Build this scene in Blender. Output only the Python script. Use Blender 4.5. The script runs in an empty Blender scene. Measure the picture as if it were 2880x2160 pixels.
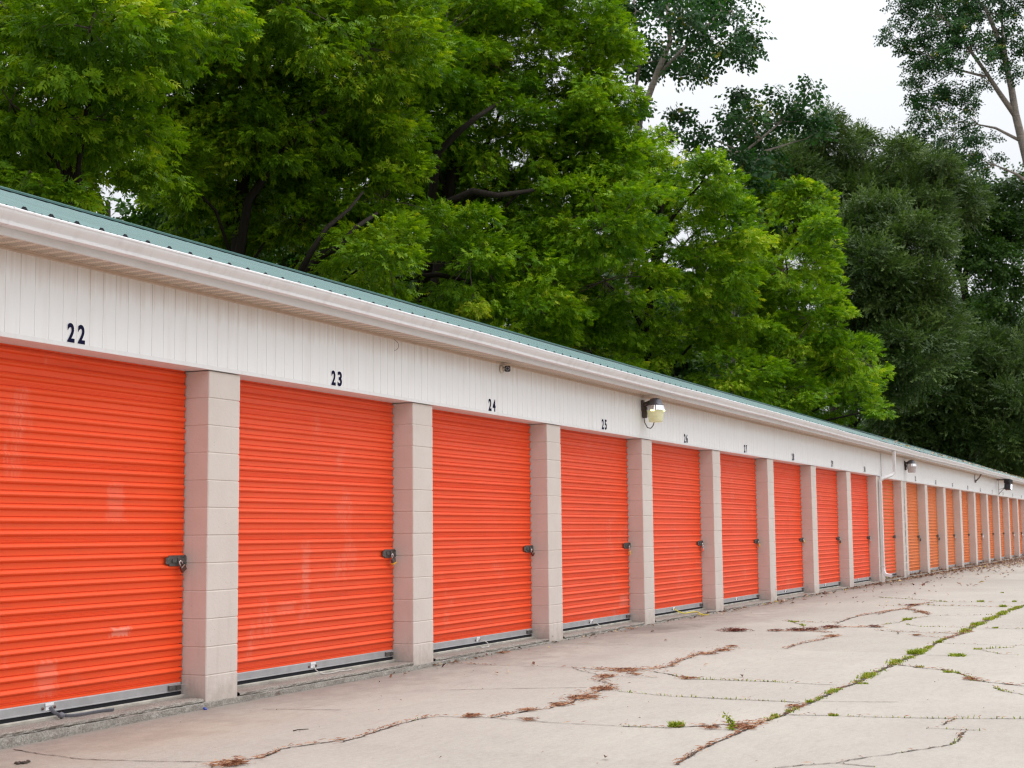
# generated scene: row of self-storage units below trees
import bpy, math, random
import numpy as np
from mathutils import Vector, Matrix, Euler
R = math.radians
random.seed(7)
C = bpy.context.scene.collection

# ------------------------------------------------------------------ helpers
class MB:
    """collects verts and faces, links them as ONE mesh object"""
    def __init__(s): s.v = []; s.f = []
    def add(s, vs, fs):
        n = len(s.v); s.v += [tuple(p) for p in vs]; s.f += [tuple(i + n for i in f) for f in fs]
    def box(s, x0, x1, y0, y1, z0, z1, ch=0.0, M=None):
        if ch:
            vs = []
            for z, c in ((z0, ch), (z0 + ch, 0), (z1 - ch, 0), (z1, ch)):
                vs += [(x0 + ch, y0 + c, z), (x1 - ch, y0 + c, z), (x1 - c, y0 + ch, z), (x1 - c, y1 - ch, z),
                       (x1 - ch, y1 - c, z), (x0 + ch, y1 - c, z), (x0 + c, y1 - ch, z), (x0 + c, y0 + ch, z)]
            fs = [tuple(range(7, -1, -1)), tuple(range(24, 32))]
            for k in range(3):
                for i in range(8):
                    j = (i + 1) % 8; fs.append((k * 8 + i, k * 8 + j, k * 8 + 8 + j, k * 8 + 8 + i))
        else:
            vs = [(x0, y0, z0), (x1, y0, z0), (x1, y1, z0), (x0, y1, z0), (x0, y0, z1), (x1, y0, z1), (x1, y1, z1), (x0, y1, z1)]
            fs = [(3, 2, 1, 0), (4, 5, 6, 7), (0, 1, 5, 4), (1, 2, 6, 5), (2, 3, 7, 6), (3, 0, 4, 7)]
        if M is not None: vs = [tuple(M @ Vector(p)) for p in vs]
        s.add(vs, fs)
    def tube(s, pts, r0, r1=None, n=8, cap=True, flat=None):
        r1 = r0 if r1 is None else r1
        P = [Vector(p) for p in pts]; k = len(P); vs = []; up = None
        for i, p in enumerate(P):
            d = (P[min(i + 1, k - 1)] - P[max(i - 1, 0)])
            d = d.normalized() if d.length > 1e-9 else Vector((0, 0, 1))
            if up is None:
                up = Vector((0, 0, 1)) if abs(d.z) < .9 else Vector((1, 0, 0))
            a = d.cross(up).normalized(); b = a.cross(d).normalized(); up = b
            t = i / (k - 1); r = r0 + (r1 - r0) * t
            fx, fy = flat if flat else (1, 1)
            for j in range(n):
                q = 2 * math.pi * j / n
                vs.append(p + a * (math.cos(q) * r * fx) + b * (math.sin(q) * r * fy))
        fs = []
        for i in range(k - 1):
            for j in range(n):
                m = (j + 1) % n; fs.append((i * n + j, i * n + m, i * n + n + m, i * n + n + j))
        if cap: fs += [tuple(range(n - 1, -1, -1)), tuple(range((k - 1) * n, k * n))]
        s.add(vs, fs)
    def lathe(s, prof, cx, cy, n=24, M=None, ripple=0.0):
        vs = []; k = len(prof)
        for (r, z) in prof:
            for j in range(n):
                q = 2 * math.pi * j / n; rr = r * (1 + (ripple if j % 2 else 0))
                vs.append((cx + rr * math.cos(q), cy + rr * math.sin(q), z))
        if M is not None: vs = [tuple(M @ Vector(p)) for p in vs]
        fs = []
        for i in range(k - 1):
            for j in range(n):
                m = (j + 1) % n; fs.append((i * n + j, i * n + m, i * n + n + m, i * n + n + j))
        fs += [tuple(range(n - 1, -1, -1)), tuple(range((k - 1) * n, k * n))]
        s.add(vs, fs)
    def prism(s, poly, axis, a, b):
        """poly in the two other coordinates, extruded along axis from a to b"""
        n = len(poly)
        def P(u, v, t): return {'x': (t, u, v), 'y': (u, t, v), 'z': (u, v, t)}[axis]
        vs = [P(u, v, a) for u, v in poly] + [P(u, v, b) for u, v in poly]
        fs = [tuple(range(n - 1, -1, -1)), tuple(range(n, 2 * n))] + [(i, (i + 1) % n, n + (i + 1) % n, n + i) for i in range(n)]
        s.add(vs, fs)
    def strip(s, rows):
        """rows of equal length -> sheet of quads"""
        n = len(rows[0]); vs = [p for r in rows for p in r]; fs = []
        for i in range(len(rows) - 1):
            for j in range(n - 1):
                fs.append((i * n + j, i * n + j + 1, i * n + n + j + 1, i * n + n + j))
        s.add(vs, fs)
    def build(s, name, mat, parent=None, smooth=False, base=(0, 0, 0), fix=True):
        me = bpy.data.meshes.new(name)
        b = base
        me.from_pydata([(p[0] - b[0], p[1] - b[1], p[2] - b[2]) for p in s.v], [], s.f)
        if fix:
            import bmesh
            bm = bmesh.new(); bm.from_mesh(me); bmesh.ops.recalc_face_normals(bm, faces=bm.faces); bm.to_mesh(me); bm.free()
        if smooth:
            me.polygons.foreach_set('use_smooth', [True] * len(me.polygons))
        me.materials.append(mat); me.update()
        return link(name, me, parent, b if parent is None else None)

def link(name, me, parent=None, loc=None):
    o = bpy.data.objects.new(name, me); C.objects.link(o)
    if parent is not None: o.parent = parent
    if loc is not None: o.location = loc
    return o
def tag(o, label=None, cat=None, group=None, kind=None):
    if label: o['label'] = label
    if cat: o['category'] = cat
    if group: o['group'] = group
    if kind: o['kind'] = kind
    return o
def empty(name, loc, label, cat, group=None):
    o = bpy.data.objects.new(name, None); C.objects.link(o); o.location = loc; o.empty_display_size = .1
    return tag(o, label, cat, group)
def children(o): return [c for c in bpy.data.objects if c.parent == o]
def copy_tree(o, parent=None):
    c = o.copy(); C.objects.link(c)
    if parent is not None: c.parent = parent
    for ch in children(o): copy_tree(ch, c)
    return c

# ------------------------------------------------------------------ materials
def new_mat(name):
    m = bpy.data.materials.new(name); m.use_nodes = True
    nt = m.node_tree; b = nt.nodes['Principled BSDF']
    return m, nt, b
def N(nt, typ, **kw):
    n = nt.nodes.new(typ)
    for k, v in kw.items():
        if k in n.inputs: n.inputs[k].default_value = v
        else: setattr(n, k, v)
    return n
def noise(nt, vec, scale, detail=4, rough=.55, dist=0):
    n = N(nt, 'ShaderNodeTexNoise'); n.inputs['Scale'].default_value = scale; n.inputs['Detail'].default_value = detail
    n.inputs['Roughness'].default_value = rough; n.inputs['Distortion'].default_value = dist
    nt.links.new(vec, n.inputs['Vector']); return n.outputs['Fac']
def ramp(nt, fac, stops):
    n = N(nt, 'ShaderNodeValToRGB'); e = n.color_ramp.elements
    while len(e) > 1: e.remove(e[-1])
    e[0].position = stops[0][0]; e[0].color = col(stops[0][1])
    for p, c in stops[1:]:
        q = e.new(p); q.color = col(c)
    nt.links.new(fac, n.inputs['Fac']); return n.outputs['Color']
def col(c):
    if isinstance(c, (int, float)): return (c, c, c, 1)
    return (c[0], c[1], c[2], 1)
def math_(nt, op, a, b=None, c=None, clamp=False):
    n = N(nt, 'ShaderNodeMath', operation=op, use_clamp=clamp)
    for i, q in enumerate((a, b, c)):
        if q is None: continue
        if isinstance(q, (int, float)): n.inputs[i].default_value = q
        else: nt.links.new(q, n.inputs[i])
    return n.outputs[0]
def mix(nt, fac, a, b, blend='MIX'):
    n = N(nt, 'ShaderNodeMix', data_type='RGBA', blend_type=blend)
    for i, q in ((0, fac), (6, a), (7, b)):
        if isinstance(q, (int, float)): n.inputs[i].default_value = q if i == 0 else (q, q, q, 1)
        elif isinstance(q, tuple): n.inputs[i].default_value = col(q)
        else: nt.links.new(q, n.inputs[i])
    return n.outputs[2]
def coords(nt, kind='Object', scale=(1, 1, 1), loc=(0, 0, 0)):
    t = N(nt, 'ShaderNodeTexCoord'); m = N(nt, 'ShaderNodeMapping')
    m.inputs['Scale'].default_value = scale; m.inputs['Location'].default_value = loc
    nt.links.new(t.outputs[kind], m.inputs['Vector']); return m.outputs['Vector']
def world_pos(nt, scale=(1, 1, 1)):
    g = N(nt, 'ShaderNodeNewGeometry'); m = N(nt, 'ShaderNodeMapping'); m.inputs['Scale'].default_value = scale
    nt.links.new(g.outputs['Position'], m.inputs['Vector']); return m.outputs['Vector']
def bump(nt, b, h, strength=.3, dist=.01):
    n = N(nt, 'ShaderNodeBump'); n.inputs['Strength'].default_value = strength; n.inputs['Distance'].default_value = dist
    nt.links.new(h, n.inputs['Height']); nt.links.new(n.outputs['Normal'], b.inputs['Normal'])
def simple(name, c, rough=.5, metal=0, spec=.5, var=.0, vscale=8, bmp=0):
    m, nt, b = new_mat(name)
    b.inputs['Roughness'].default_value = rough; b.inputs['Metallic'].default_value = metal; b.inputs['Specular IOR Level'].default_value = spec
    b.inputs['Base Color'].default_value = col(c)
    if var or bmp:
        f = noise(nt, world_pos(nt), vscale, 5, .6)
        if var:
            lo = tuple(x * (1 - var) for x in c); hi = tuple(min(1, x * (1 + var)) for x in c)
            nt.links.new(ramp(nt, f, [(.3, lo), (.7, hi)]), b.inputs['Base Color'])
        if bmp: bump(nt, b, noise(nt, world_pos(nt), vscale * 6, 4), bmp, .004)
    return m

def door_mat(name, base, pale, seedv, scuffs=()):
    m, nt, b = new_mat(name)
    P = world_pos(nt)
    f1 = noise(nt, world_pos(nt, (.5, 1, 1.3)), 1.6, 4, .6)
    c = mix(nt, math_(nt, 'MULTIPLY', ramp(nt, f1, [(.42, 0), (.72, 1)]), .35), base, tuple(x * .86 for x in base))
    # chalky scuffs: patches broken into short vertical streaks
    big = ramp(nt, noise(nt, world_pos(nt, (1.1, 1, .8)), 1.9, 2, .5), [(.63, 0), (.70, 1)])
    fine = ramp(nt, noise(nt, world_pos(nt, (38, 1, 3)), 1.0, 5, .7), [(.42, 0), (.66, 1)])
    c = mix(nt, math_(nt, 'MULTIPLY', math_(nt, 'MULTIPLY', big, fine), .24), c, pale)
    tiny = ramp(nt, noise(nt, world_pos(nt, (14, 1, 40)), 2.0, 3, .7), [(.71, 0), (.76, 1)])
    c = mix(nt, math_(nt, 'MULTIPLY', tiny, .35), c, pale)
    for (x0, x1, za, zb, am) in scuffs:
        sx = N(nt, 'ShaderNodeSeparateXYZ'); nt.links.new(P, sx.inputs[0])
        wob = math_(nt, 'MULTIPLY', math_(nt, 'SUBTRACT', noise(nt, world_pos(nt, (22, 1, 6)), 1.5, 4, .7), .5), 1.6)
        ax = math_(nt, 'ABSOLUTE', math_(nt, 'MULTIPLY', math_(nt, 'SUBTRACT', sx.outputs['X'], (x0 + x1) / 2), 2 / (x1 - x0)))
        az = math_(nt, 'ABSOLUTE', math_(nt, 'MULTIPLY', math_(nt, 'SUBTRACT', sx.outputs['Z'], (za + zb) / 2), 2 / (zb - za)))
        d = math_(nt, 'ADD', math_(nt, 'SUBTRACT', 1.0, math_(nt, 'MAXIMUM', ax, az)), wob)
        c = mix(nt, math_(nt, 'MULTIPLY', ramp(nt, d, [(0.0, 0), (.35, 1)]), am), c, pale)
    # thin grime lines that settled along the ribs
    gr = ramp(nt, noise(nt, world_pos(nt, (1.5, 1, 26)), 1.4, 4, .6), [(.58, 0), (.78, 1)])
    c = mix(nt, math_(nt, 'MULTIPLY', gr, .24), c, (.16, .05, .03))
    oi = N(nt, 'ShaderNodeObjectInfo')
    c = mix(nt, math_(nt, 'MULTIPLY', oi.outputs['Random'], .05), c, tuple(min(1, x * .75 + .05) for x in pale))
    nt.links.new(c, b.inputs['Base Color'])
    nt.links.new(ramp(nt, f1, [(.3, .42), (.7, .58)]), b.inputs['Roughness'])
    b.inputs['Specular IOR Level'].default_value = .35
    bump(nt, b, noise(nt, world_pos(nt, (.7, 1, 5)), 3.0, 3), .12, .01)
    return m

M = {}
M['door_red'] = door_mat('red_orange_paint', (.88, .085, .014), (.80, .44, .34), 1, ((-.87, -.67, 1.30, 1.60, .13), (-.81, -.61, .525, .595, .42), (-1.52, -1.30, .18, .43, .18), (1.57, 1.71, .60, 1.17, .14), (1.2, 1.5, .57, .68, .13), (9.0, 9.34, .24, .42, .25), (-2.0, -1.85, .86, .92, .2)))
M['door_orange'] = door_mat('orange_paint', (.74, .178, .026), (.76, .50, .36), 5)

def block_mat():
    m, nt, b = new_mat('painted_block')
    P = world_pos(nt)
    f = noise(nt, P, 2.2, 4, .6); g = noise(nt, P, 26, 5, .65)
    c = mix(nt, ramp(nt, f, [(.35, 0), (.7, 1)]), (.65, .575, .525), (.60, .525, .475))
    pit = ramp(nt, noise(nt, P, 48, 2, .5), [(.66, 0), (.73, 1)])
    c = mix(nt, math_(nt, 'MULTIPLY', pit, .15), c, (.34, .28, .25))
    sz = N(nt, 'ShaderNodeSeparateXYZ'); nt.links.new(P, sz.inputs[0])
    spl = math_(nt, 'SUBTRACT', noise(nt, world_pos(nt, (5, 5, 3)), 2.2, 5, .65), math_(nt, 'MULTIPLY', sz.outputs['Z'], 1.3))
    c = mix(nt, math_(nt, 'MULTIPLY', ramp(nt, spl, [(.22, 0), (.55, 1)]), .5), c, (.36, .30, .25))
    st = ramp(nt, noise(nt, world_pos(nt, (9, 9, .7)), 1.3, 4, .6), [(.58, 0), (.80, 1)])
    c = mix(nt, math_(nt, 'MULTIPLY', st, .22), c, (.40, .35, .31))
    nt.links.new(c, b.inputs['Base Color']); b.inputs['Roughness'].default_value = .75; b.inputs['Specular IOR Level'].default_value = .25
    h = math_(nt, 'SUBTRACT', g, math_(nt, 'MULTIPLY', pit, .8))
    bump(nt, b, h, .4, .006)
    return m
M['block'] = block_mat()

def vinyl(name, c, dirt, dirt_amt, vscale=(9, 9, .8), grime_shade=0):
    m, nt, b = new_mat(name)
    st = ramp(nt, noise(nt, world_pos(nt, vscale), 1.2, 5, .65), [(.50, 0), (.80, 1)])
    sp = ramp(nt, noise(nt, world_pos(nt), 40, 2, .5), [(.72, 0), (.78, 1)])
    k = mix(nt, math_(nt, 'MULTIPLY', st, dirt_amt), c, dirt)
    k = mix(nt, math_(nt, 'MULTIPLY', sp, .15), k, dirt)
    if grime_shade:   # streaks from the soffit channel down: grime plus eave shade put into the colour
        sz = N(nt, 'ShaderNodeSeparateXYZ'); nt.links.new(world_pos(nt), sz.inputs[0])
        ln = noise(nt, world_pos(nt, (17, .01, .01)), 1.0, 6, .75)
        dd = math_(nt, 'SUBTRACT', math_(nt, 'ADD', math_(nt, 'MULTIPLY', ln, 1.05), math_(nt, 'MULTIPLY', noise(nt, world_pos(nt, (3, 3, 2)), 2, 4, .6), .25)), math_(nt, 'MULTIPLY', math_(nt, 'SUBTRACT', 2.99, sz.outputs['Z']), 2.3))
        k = mix(nt, math_(nt, 'MULTIPLY', ramp(nt, dd, [(.20, 0), (.78, 1)]), grime_shade), k, dirt)
    nt.links.new(k, b.inputs['Base Color']); b.inputs['Roughness'].default_value = .45; b.inputs['Specular IOR Level'].default_value = .35
    return m
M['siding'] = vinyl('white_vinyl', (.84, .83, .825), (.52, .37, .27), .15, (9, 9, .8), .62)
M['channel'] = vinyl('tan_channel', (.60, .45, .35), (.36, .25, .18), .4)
M['trim'] = vinyl('white_trim', (.78, .765, .76), (.55, .45, .38), .25)
M['fascia'] = vinyl('fascia_metal', (.70, .685, .675), (.45, .38, .34), .35, (2.5, 2.5, 6))
M['gutter'] = vinyl('gutter_metal', (.80, .785, .79), (.42, .36, .34), .34, (7, 3, 2.2))
def soffit_mat():
    m, nt, b = new_mat('vented_soffit')
    P = world_pos(nt)
    sx = N(nt, 'ShaderNodeSeparateXYZ'); nt.links.new(P, sx.inputs[0])
    w = math_(nt, 'FRACT', math_(nt, 'MULTIPLY', sx.outputs['Y'], 1 / .021))
    u = math_(nt, 'FRACT', math_(nt, 'MULTIPLY', sx.outputs['X'], 1 / .1277))
    slot = math_(nt, 'MULTIPLY', math_(nt, 'LESS_THAN', w, .55), math_(nt, 'MULTIPLY', math_(nt, 'GREATER_THAN', u, .14), math_(nt, 'LESS_THAN', u, .82)))
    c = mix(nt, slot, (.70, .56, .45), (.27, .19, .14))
    nt.links.new(c, b.inputs['Base Color']); b.inputs['Roughness'].default_value = .5
    return m
M['soffit'] = soffit_mat()
def roof_mat():
    m, nt, b = new_mat('green_roof_steel')
    f = noise(nt, world_pos(nt, (3, .4, .4)), 1.2, 4, .6)
    nt.links.new(ramp(nt, f, [(.3, (.022, .100, .090)), (.7, (.046, .145, .133))]), b.inputs['Base Color'])
    b.inputs['Roughness'].default_value = .30; b.inputs['Specular IOR Level'].default_value = .72
    return m
M['roof'] = roof_mat()
M['closure_and_gap'] = simple('black_foam_and_gap', (.012, .013, .018), .9)
M['galv'] = simple('galvanised_steel', (.40, .395, .40), .48, .25, .5, .12, 9)
M['dark'] = simple('dark_rail_steel', (.022, .020, .024), .6)
M['plate'] = simple('weathered_latch_steel', (.115, .11, .105), .45, .4, .5, .35, 60)
M['bronze'] = simple('bronze_lock_steel', (.16, .10, .085), .35, .8)
M['silver'] = simple('polished_steel', (.75, .75, .76), .22, .9)
M['brass'] = simple('lock_brass', (.72, .56, .22), .3, .6)
M['yellowplastic'] = simple('yellow_lock_band', (.75, .42, .03), .4)
M['black'] = simple('black_plastic', (.012, .011, .012), .4)
M['lens_dark'] = simple('camera_lens', (.03, .03, .04), .1)
M['cream'] = simple('cream_plastic', (.62, .54, .45), .5)
M['ink'] = simple('navy_number', (.006, .006, .035), .7, 0, .1)
M['white'] = simple('white_plastic', (.82, .82, .84), .4)
M['rope'] = simple('white_rope', (.52, .49, .46), .8, 0, .2, .2, 120)
M['yellow_rope'] = simple('yellow_rope', (.72, .60, .08), .6, 0, .3, .2, 120)
M['strap'] = simple('grey_webbing', (.15, .15, .175), .55, 0, .4, .2, 90)
M['hood'] = simple('lamp_hood', (.13, .13, .145), .4, .5)
M['reflector'] = simple('ribbed_reflector', (.80, .80, .82), .22, .85)
M['ballast'] = simple('brown_ballast', (.06, .04, .03), .5)
M['conduit'] = simple('grey_conduit', (.17, .14, .13), .45, .3)
def lens_mat(name, c, em):
    m, nt, b = new_mat(name)
    b.inputs['Base Color'].default_value = col(c); b.inputs['Roughness'].default_value = .25
    f = noise(nt, world_pos(nt, (1, 1, 3)), 14, 3)
    nt.links.new(ramp(nt, f, [(.3, tuple(x * .82 for x in c)), (.7, c)]), b.inputs['Base Color'])
    b.inputs['Emission Color'].default_value = col((.85, .95, .30)); b.inputs['Emission Strength'].default_value = em
    return m
M['lens_lit'] = lens_mat('lit_lamp_lens', (.66, .62, .44), .10)
M['lens_off'] = lens_mat('unlit_lamp_lens', (.52, .44, .42), 0)
m, nt, b = new_mat('lamp_tube'); b.inputs['Base Color'].default_value = (1, 1, .6, 1); b.inputs['Emission Color'].default_value = (.95, 1, .45, 1); b.inputs['Emission Strength'].default_value = 1.2; M['tube'] = m
m, nt, b = new_mat('floodlight_leds'); b.inputs['Base Color'].default_value = (.9, .9, 1, 1); b.inputs['Emission Color'].default_value = (.9, .88, 1, 1); b.inputs['Emission Strength'].default_value = .9; M['led'] = m

def kerb_mat():
    m, nt, b = new_mat('crumbling_concrete')
    P = world_pos(nt); g = noise(nt, P, 70, 5, .75); f = noise(nt, world_pos(nt, (1, 2, 3)), 3.0, 4, .6)
    c = ramp(nt, g, [(.25, (.12, .11, .095)), (.5, (.33, .305, .27)), (.75, (.52, .49, .44))])
    c = mix(nt, math_(nt, 'MULTIPLY', ramp(nt, f, [(.45, 0), (.7, 1)]), .55), c, (.20, .165, .145))
    nt.links.new(c, b.inputs['Base Color']); b.inputs['Roughness'].default_value = .9; b.inputs['Specular IOR Level'].default_value = .15
    bump(nt, b, g, .8, .012)
    return m
M['kerb'] = kerb_mat()
M['sill'] = simple('sill_concrete', (.42, .39, .34), .85, 0, .2, .3, 7, .4)

def pavement_mat():
    m, nt, b = new_mat('old_concrete')
    P = world_pos(nt)
    sx = N(nt, 'ShaderNodeSeparateXYZ'); nt.links.new(P, sx.inputs[0]); X, Y = sx.outputs['X'], sx.outputs['Y']
    f0 = noise(nt, world_pos(nt, (.5, .9, 1)), .55, 5, .6); f1 = noise(nt, world_pos(nt, (1, 1.6, 1)), 2.4, 6, .65)
    f2 = noise(nt, P, 30, 5, .7); f3 = noise(nt, P, 160, 2, .6)
    c = mix(nt, ramp(nt, f0, [(.32, 0), (.68, 1)]), (.285, .256, .221), (.368, .336, .291))
    c = mix(nt, math_(nt, 'MULTIPLY', ramp(nt, f1, [(.42, 0), (.75, 1)]), .42), c, (.255, .222, .200))
    c = mix(nt, math_(nt, 'MULTIPLY', ramp(nt, f2, [(.40, 0), (.72, 1)]), .34), c, (.46, .43, .385))
    slab = N(nt, 'ShaderNodeTexWhiteNoise', noise_dimensions='2D'); cv = N(nt, 'ShaderNodeCombineXYZ')
    nt.links.new(math_(nt, 'FLOOR', math_(nt, 'MULTIPLY', math_(nt, 'ADD', X, 1.1), 1 / 3.6)), cv.inputs[0]); nt.links.new(math_(nt, 'FLOOR', math_(nt, 'MULTIPLY', math_(nt, 'ADD', Y, 3.93), 1 / 4.0)), cv.inputs[1])
    nt.links.new(cv.outputs[0], slab.inputs['Vector'])
    c = mix(nt, math_(nt, 'MULTIPLY', slab.outputs['Value'], .22), c, (.44, .405, .36))
    sp = ramp(nt, f3, [(.60, 0), (.68, 1)])
    c = mix(nt, math_(nt, 'MULTIPLY', sp, .6), c, (.19, .165, .145))
    f4 = noise(nt, world_pos(nt, (.8, 2.6, 1)), 7, 5, .7)
    c = mix(nt, math_(nt, 'MULTIPLY', ramp(nt, f4, [(.50, 0), (.72, 1)]), .30), c, (.235, .208, .185))
    sp2 = ramp(nt, noise(nt, P, 95, 2, .6), [(.70, 0), (.76, 1)])
    c = mix(nt, math_(nt, 'MULTIPLY', sp2, .35), c, (.66, .62, .58))
    # stains with a shape of their own
    def blot(c, cx, cy, rx, ry, colr, amt, grain):
        dx = math_(nt, 'MULTIPLY', math_(nt, 'SUBTRACT', X, cx), 1 / rx); dy = math_(nt, 'MULTIPLY', math_(nt, 'SUBTRACT', Y, cy), 1 / ry)
        d = math_(nt, 'SQRT', math_(nt, 'ADD', math_(nt, 'MULTIPLY', dx, dx), math_(nt, 'MULTIPLY', dy, dy)))
        k = math_(nt, 'ADD', math_(nt, 'SUBTRACT', 1.15, d), math_(nt, 'MULTIPLY', math_(nt, 'SUBTRACT', grain, .5), 1.7))
        k = math_(nt, 'MULTIPLY', k, amt, clamp=True)
        k = math_(nt, 'MINIMUM', k, amt)
        return mix(nt, k, c, colr)
    for (cx, cy, rx, ry, colr, amt, g) in STAINS: c = blot(c, cx, cy, rx, ry, colr, amt, f1)
    # soil washed out along the foot of the building
    near = math_(nt, 'ADD', math_(nt, 'MULTIPLY', Y, 1.25), math_(nt, 'ADD', 1.0, math_(nt, 'MULTIPLY', math_(nt, 'SUBTRACT', f1, .5), 2.6)))
    near = math_(nt, 'MULTIPLY', near, .5, clamp=True)
    c = mix(nt, math_(nt, 'MINIMUM', near, .5), c, (.205, .175, .155))
    nt.links.new(c, b.inputs['Base Color']); b.inputs['Roughness'].default_value = .85; b.inputs['Specular IOR Level'].default_value = .25
    bump(nt, b, math_(nt, 'ADD', f2, math_(nt, 'MULTIPLY', f3, .6)), .55, .007)
    return m

def leaf_mat(name, stops, trans, spec=.22, tfac=.32):
    m, nt, b = new_mat(name)
    a = N(nt, 'ShaderNodeAttribute', attribute_name='tint')
    c = ramp(nt, a.outputs['Fac'], stops)
    nt.links.new(c, b.inputs['Base Color']); b.inputs['Roughness'].default_value = .48; b.inputs['Specular IOR Level'].default_value = spec
    t = N(nt, 'ShaderNodeBsdfTranslucent')
    nt.links.new(mix(nt, 1.0, c, trans, 'MULTIPLY'), t.inputs['Color'])
    mx = N(nt, 'ShaderNodeMixShader'); mx.inputs[0].default_value = tfac
    nt.links.new(b.outputs[0], mx.inputs[1]); nt.links.new(t.outputs[0], mx.inputs[2])
    nt.links.new(mx.outputs[0], nt.nodes['Material Output'].inputs['Surface'])
    return m
M['leaf_box'] = leaf_mat('bright_green_leaf', [(0, (.055, .130, .005)), (.45, (.130, .250, .008)), (.8, (.24, .36, .012)), (1, (.38, .45, .03))], (1.7, 1.6, .4), .13, .32)
M['leaf_sky_lit'] = leaf_mat('yellow_green_leaf', [(0, (.050, .130, .005)), (.45, (.138, .275, .009)), (.8, (.26, .41, .016)), (1, (.44, .52, .04))], (1.7, 1.6, .4), .13, .32)  # lighter leaf copy, brightness from the open sky put into its colour
M['leaf_cot'] = leaf_mat('dark_glossy_leaf', [(0, (.014, .046, .013)), (.6, (.030, .085, .022)), (.97, (.055, .130, .030)), (1, (.22, .20, .02))], (1.3, 1.7, .7), .20, .25)
M['leaf_wil'] = leaf_mat('grey_willow_leaf', [(0, (.028, .060, .012)), (.6, (.074, .122, .027)), (1, (.14, .20, .05))], (1.3, 1.5, .7), .3, .25)
M['leaf_drk'] = leaf_mat('shade_leaf', [(0, (.022, .058, .008)), (.7, (.042, .098, .013)), (1, (.08, .15, .02))], (1.3, 1.6, .5), .2, .25)
def bark(name, c, ringed=0):
    m, nt, b = new_mat(name)
    f = noise(nt, world_pos(nt, (6, 6, 1.2)), 3, 5, .7)
    k = ramp(nt, f, [(.3, tuple(x * .55 for x in c)), (.7, c)])
    if ringed:
        g = ramp(nt, noise(nt, world_pos(nt, (.6, .6, 9)), 1.6, 3, .6), [(.48, 0), (.6, 1)])
        k = mix(nt, math_(nt, 'MULTIPLY', g, .55), k, tuple(x * .4 for x in c))
    nt.links.new(k, b.inputs['Base Color']); b.inputs['Roughness'].default_value = .85; b.inputs['Specular IOR Level'].default_value = .2
    bump(nt, b, f, .6, .03)
    return m
M['bark_dark'] = bark('dark_bark', (.032, .024, .018)); M['bark_pale'] = bark('pale_ringed_bark', (.36, .31, .27), 1); M['twig'] = bark('twig_bark', (.17, .13, .10))
M['grass'] = leaf_mat('weed_grass', [(0, (.10, .14, .014)), (.5, (.215, .285, .022)), (.85, (.32, .36, .04)), (1, (.40, .29, .09))], (1.5, 1.5, .5), .15, .3)
M['needles'] = leaf_mat('dry_needles', [(0, (.15, .052, .028)), (.5, (.32, .135, .070)), (1, (.54, .32, .19))], (1, 1, 1), .1, .15)
M['needles_red'] = leaf_mat('rust_red_litter', [(0, (.085, .025, .020)), (.6, (.17, .050, .036)), (1, (.30, .12, .075))], (1, 1, 1), .1, .15)
M['litter'] = leaf_mat('fallen_leaf', [(0, (.07, .035, .025)), (.35, (.20, .10, .065)), (.7, (.36, .22, .14)), (.93, (.55, .42, .32)), (1, (.58, .40, .05))], (1, 1, 1), .2, .2)
M['crack'] = simple('crack_soil', (.075, .058, .050), .95, 0, .1, .5, 30)
M['soil'] = simple('leaf_mould', (.05, .045, .025), .95, 0, .1, .5, 2)
OVERCAST = (.64, 2.0); SUN = .55; EXPOSURE = .52; DENOISE = True
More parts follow.
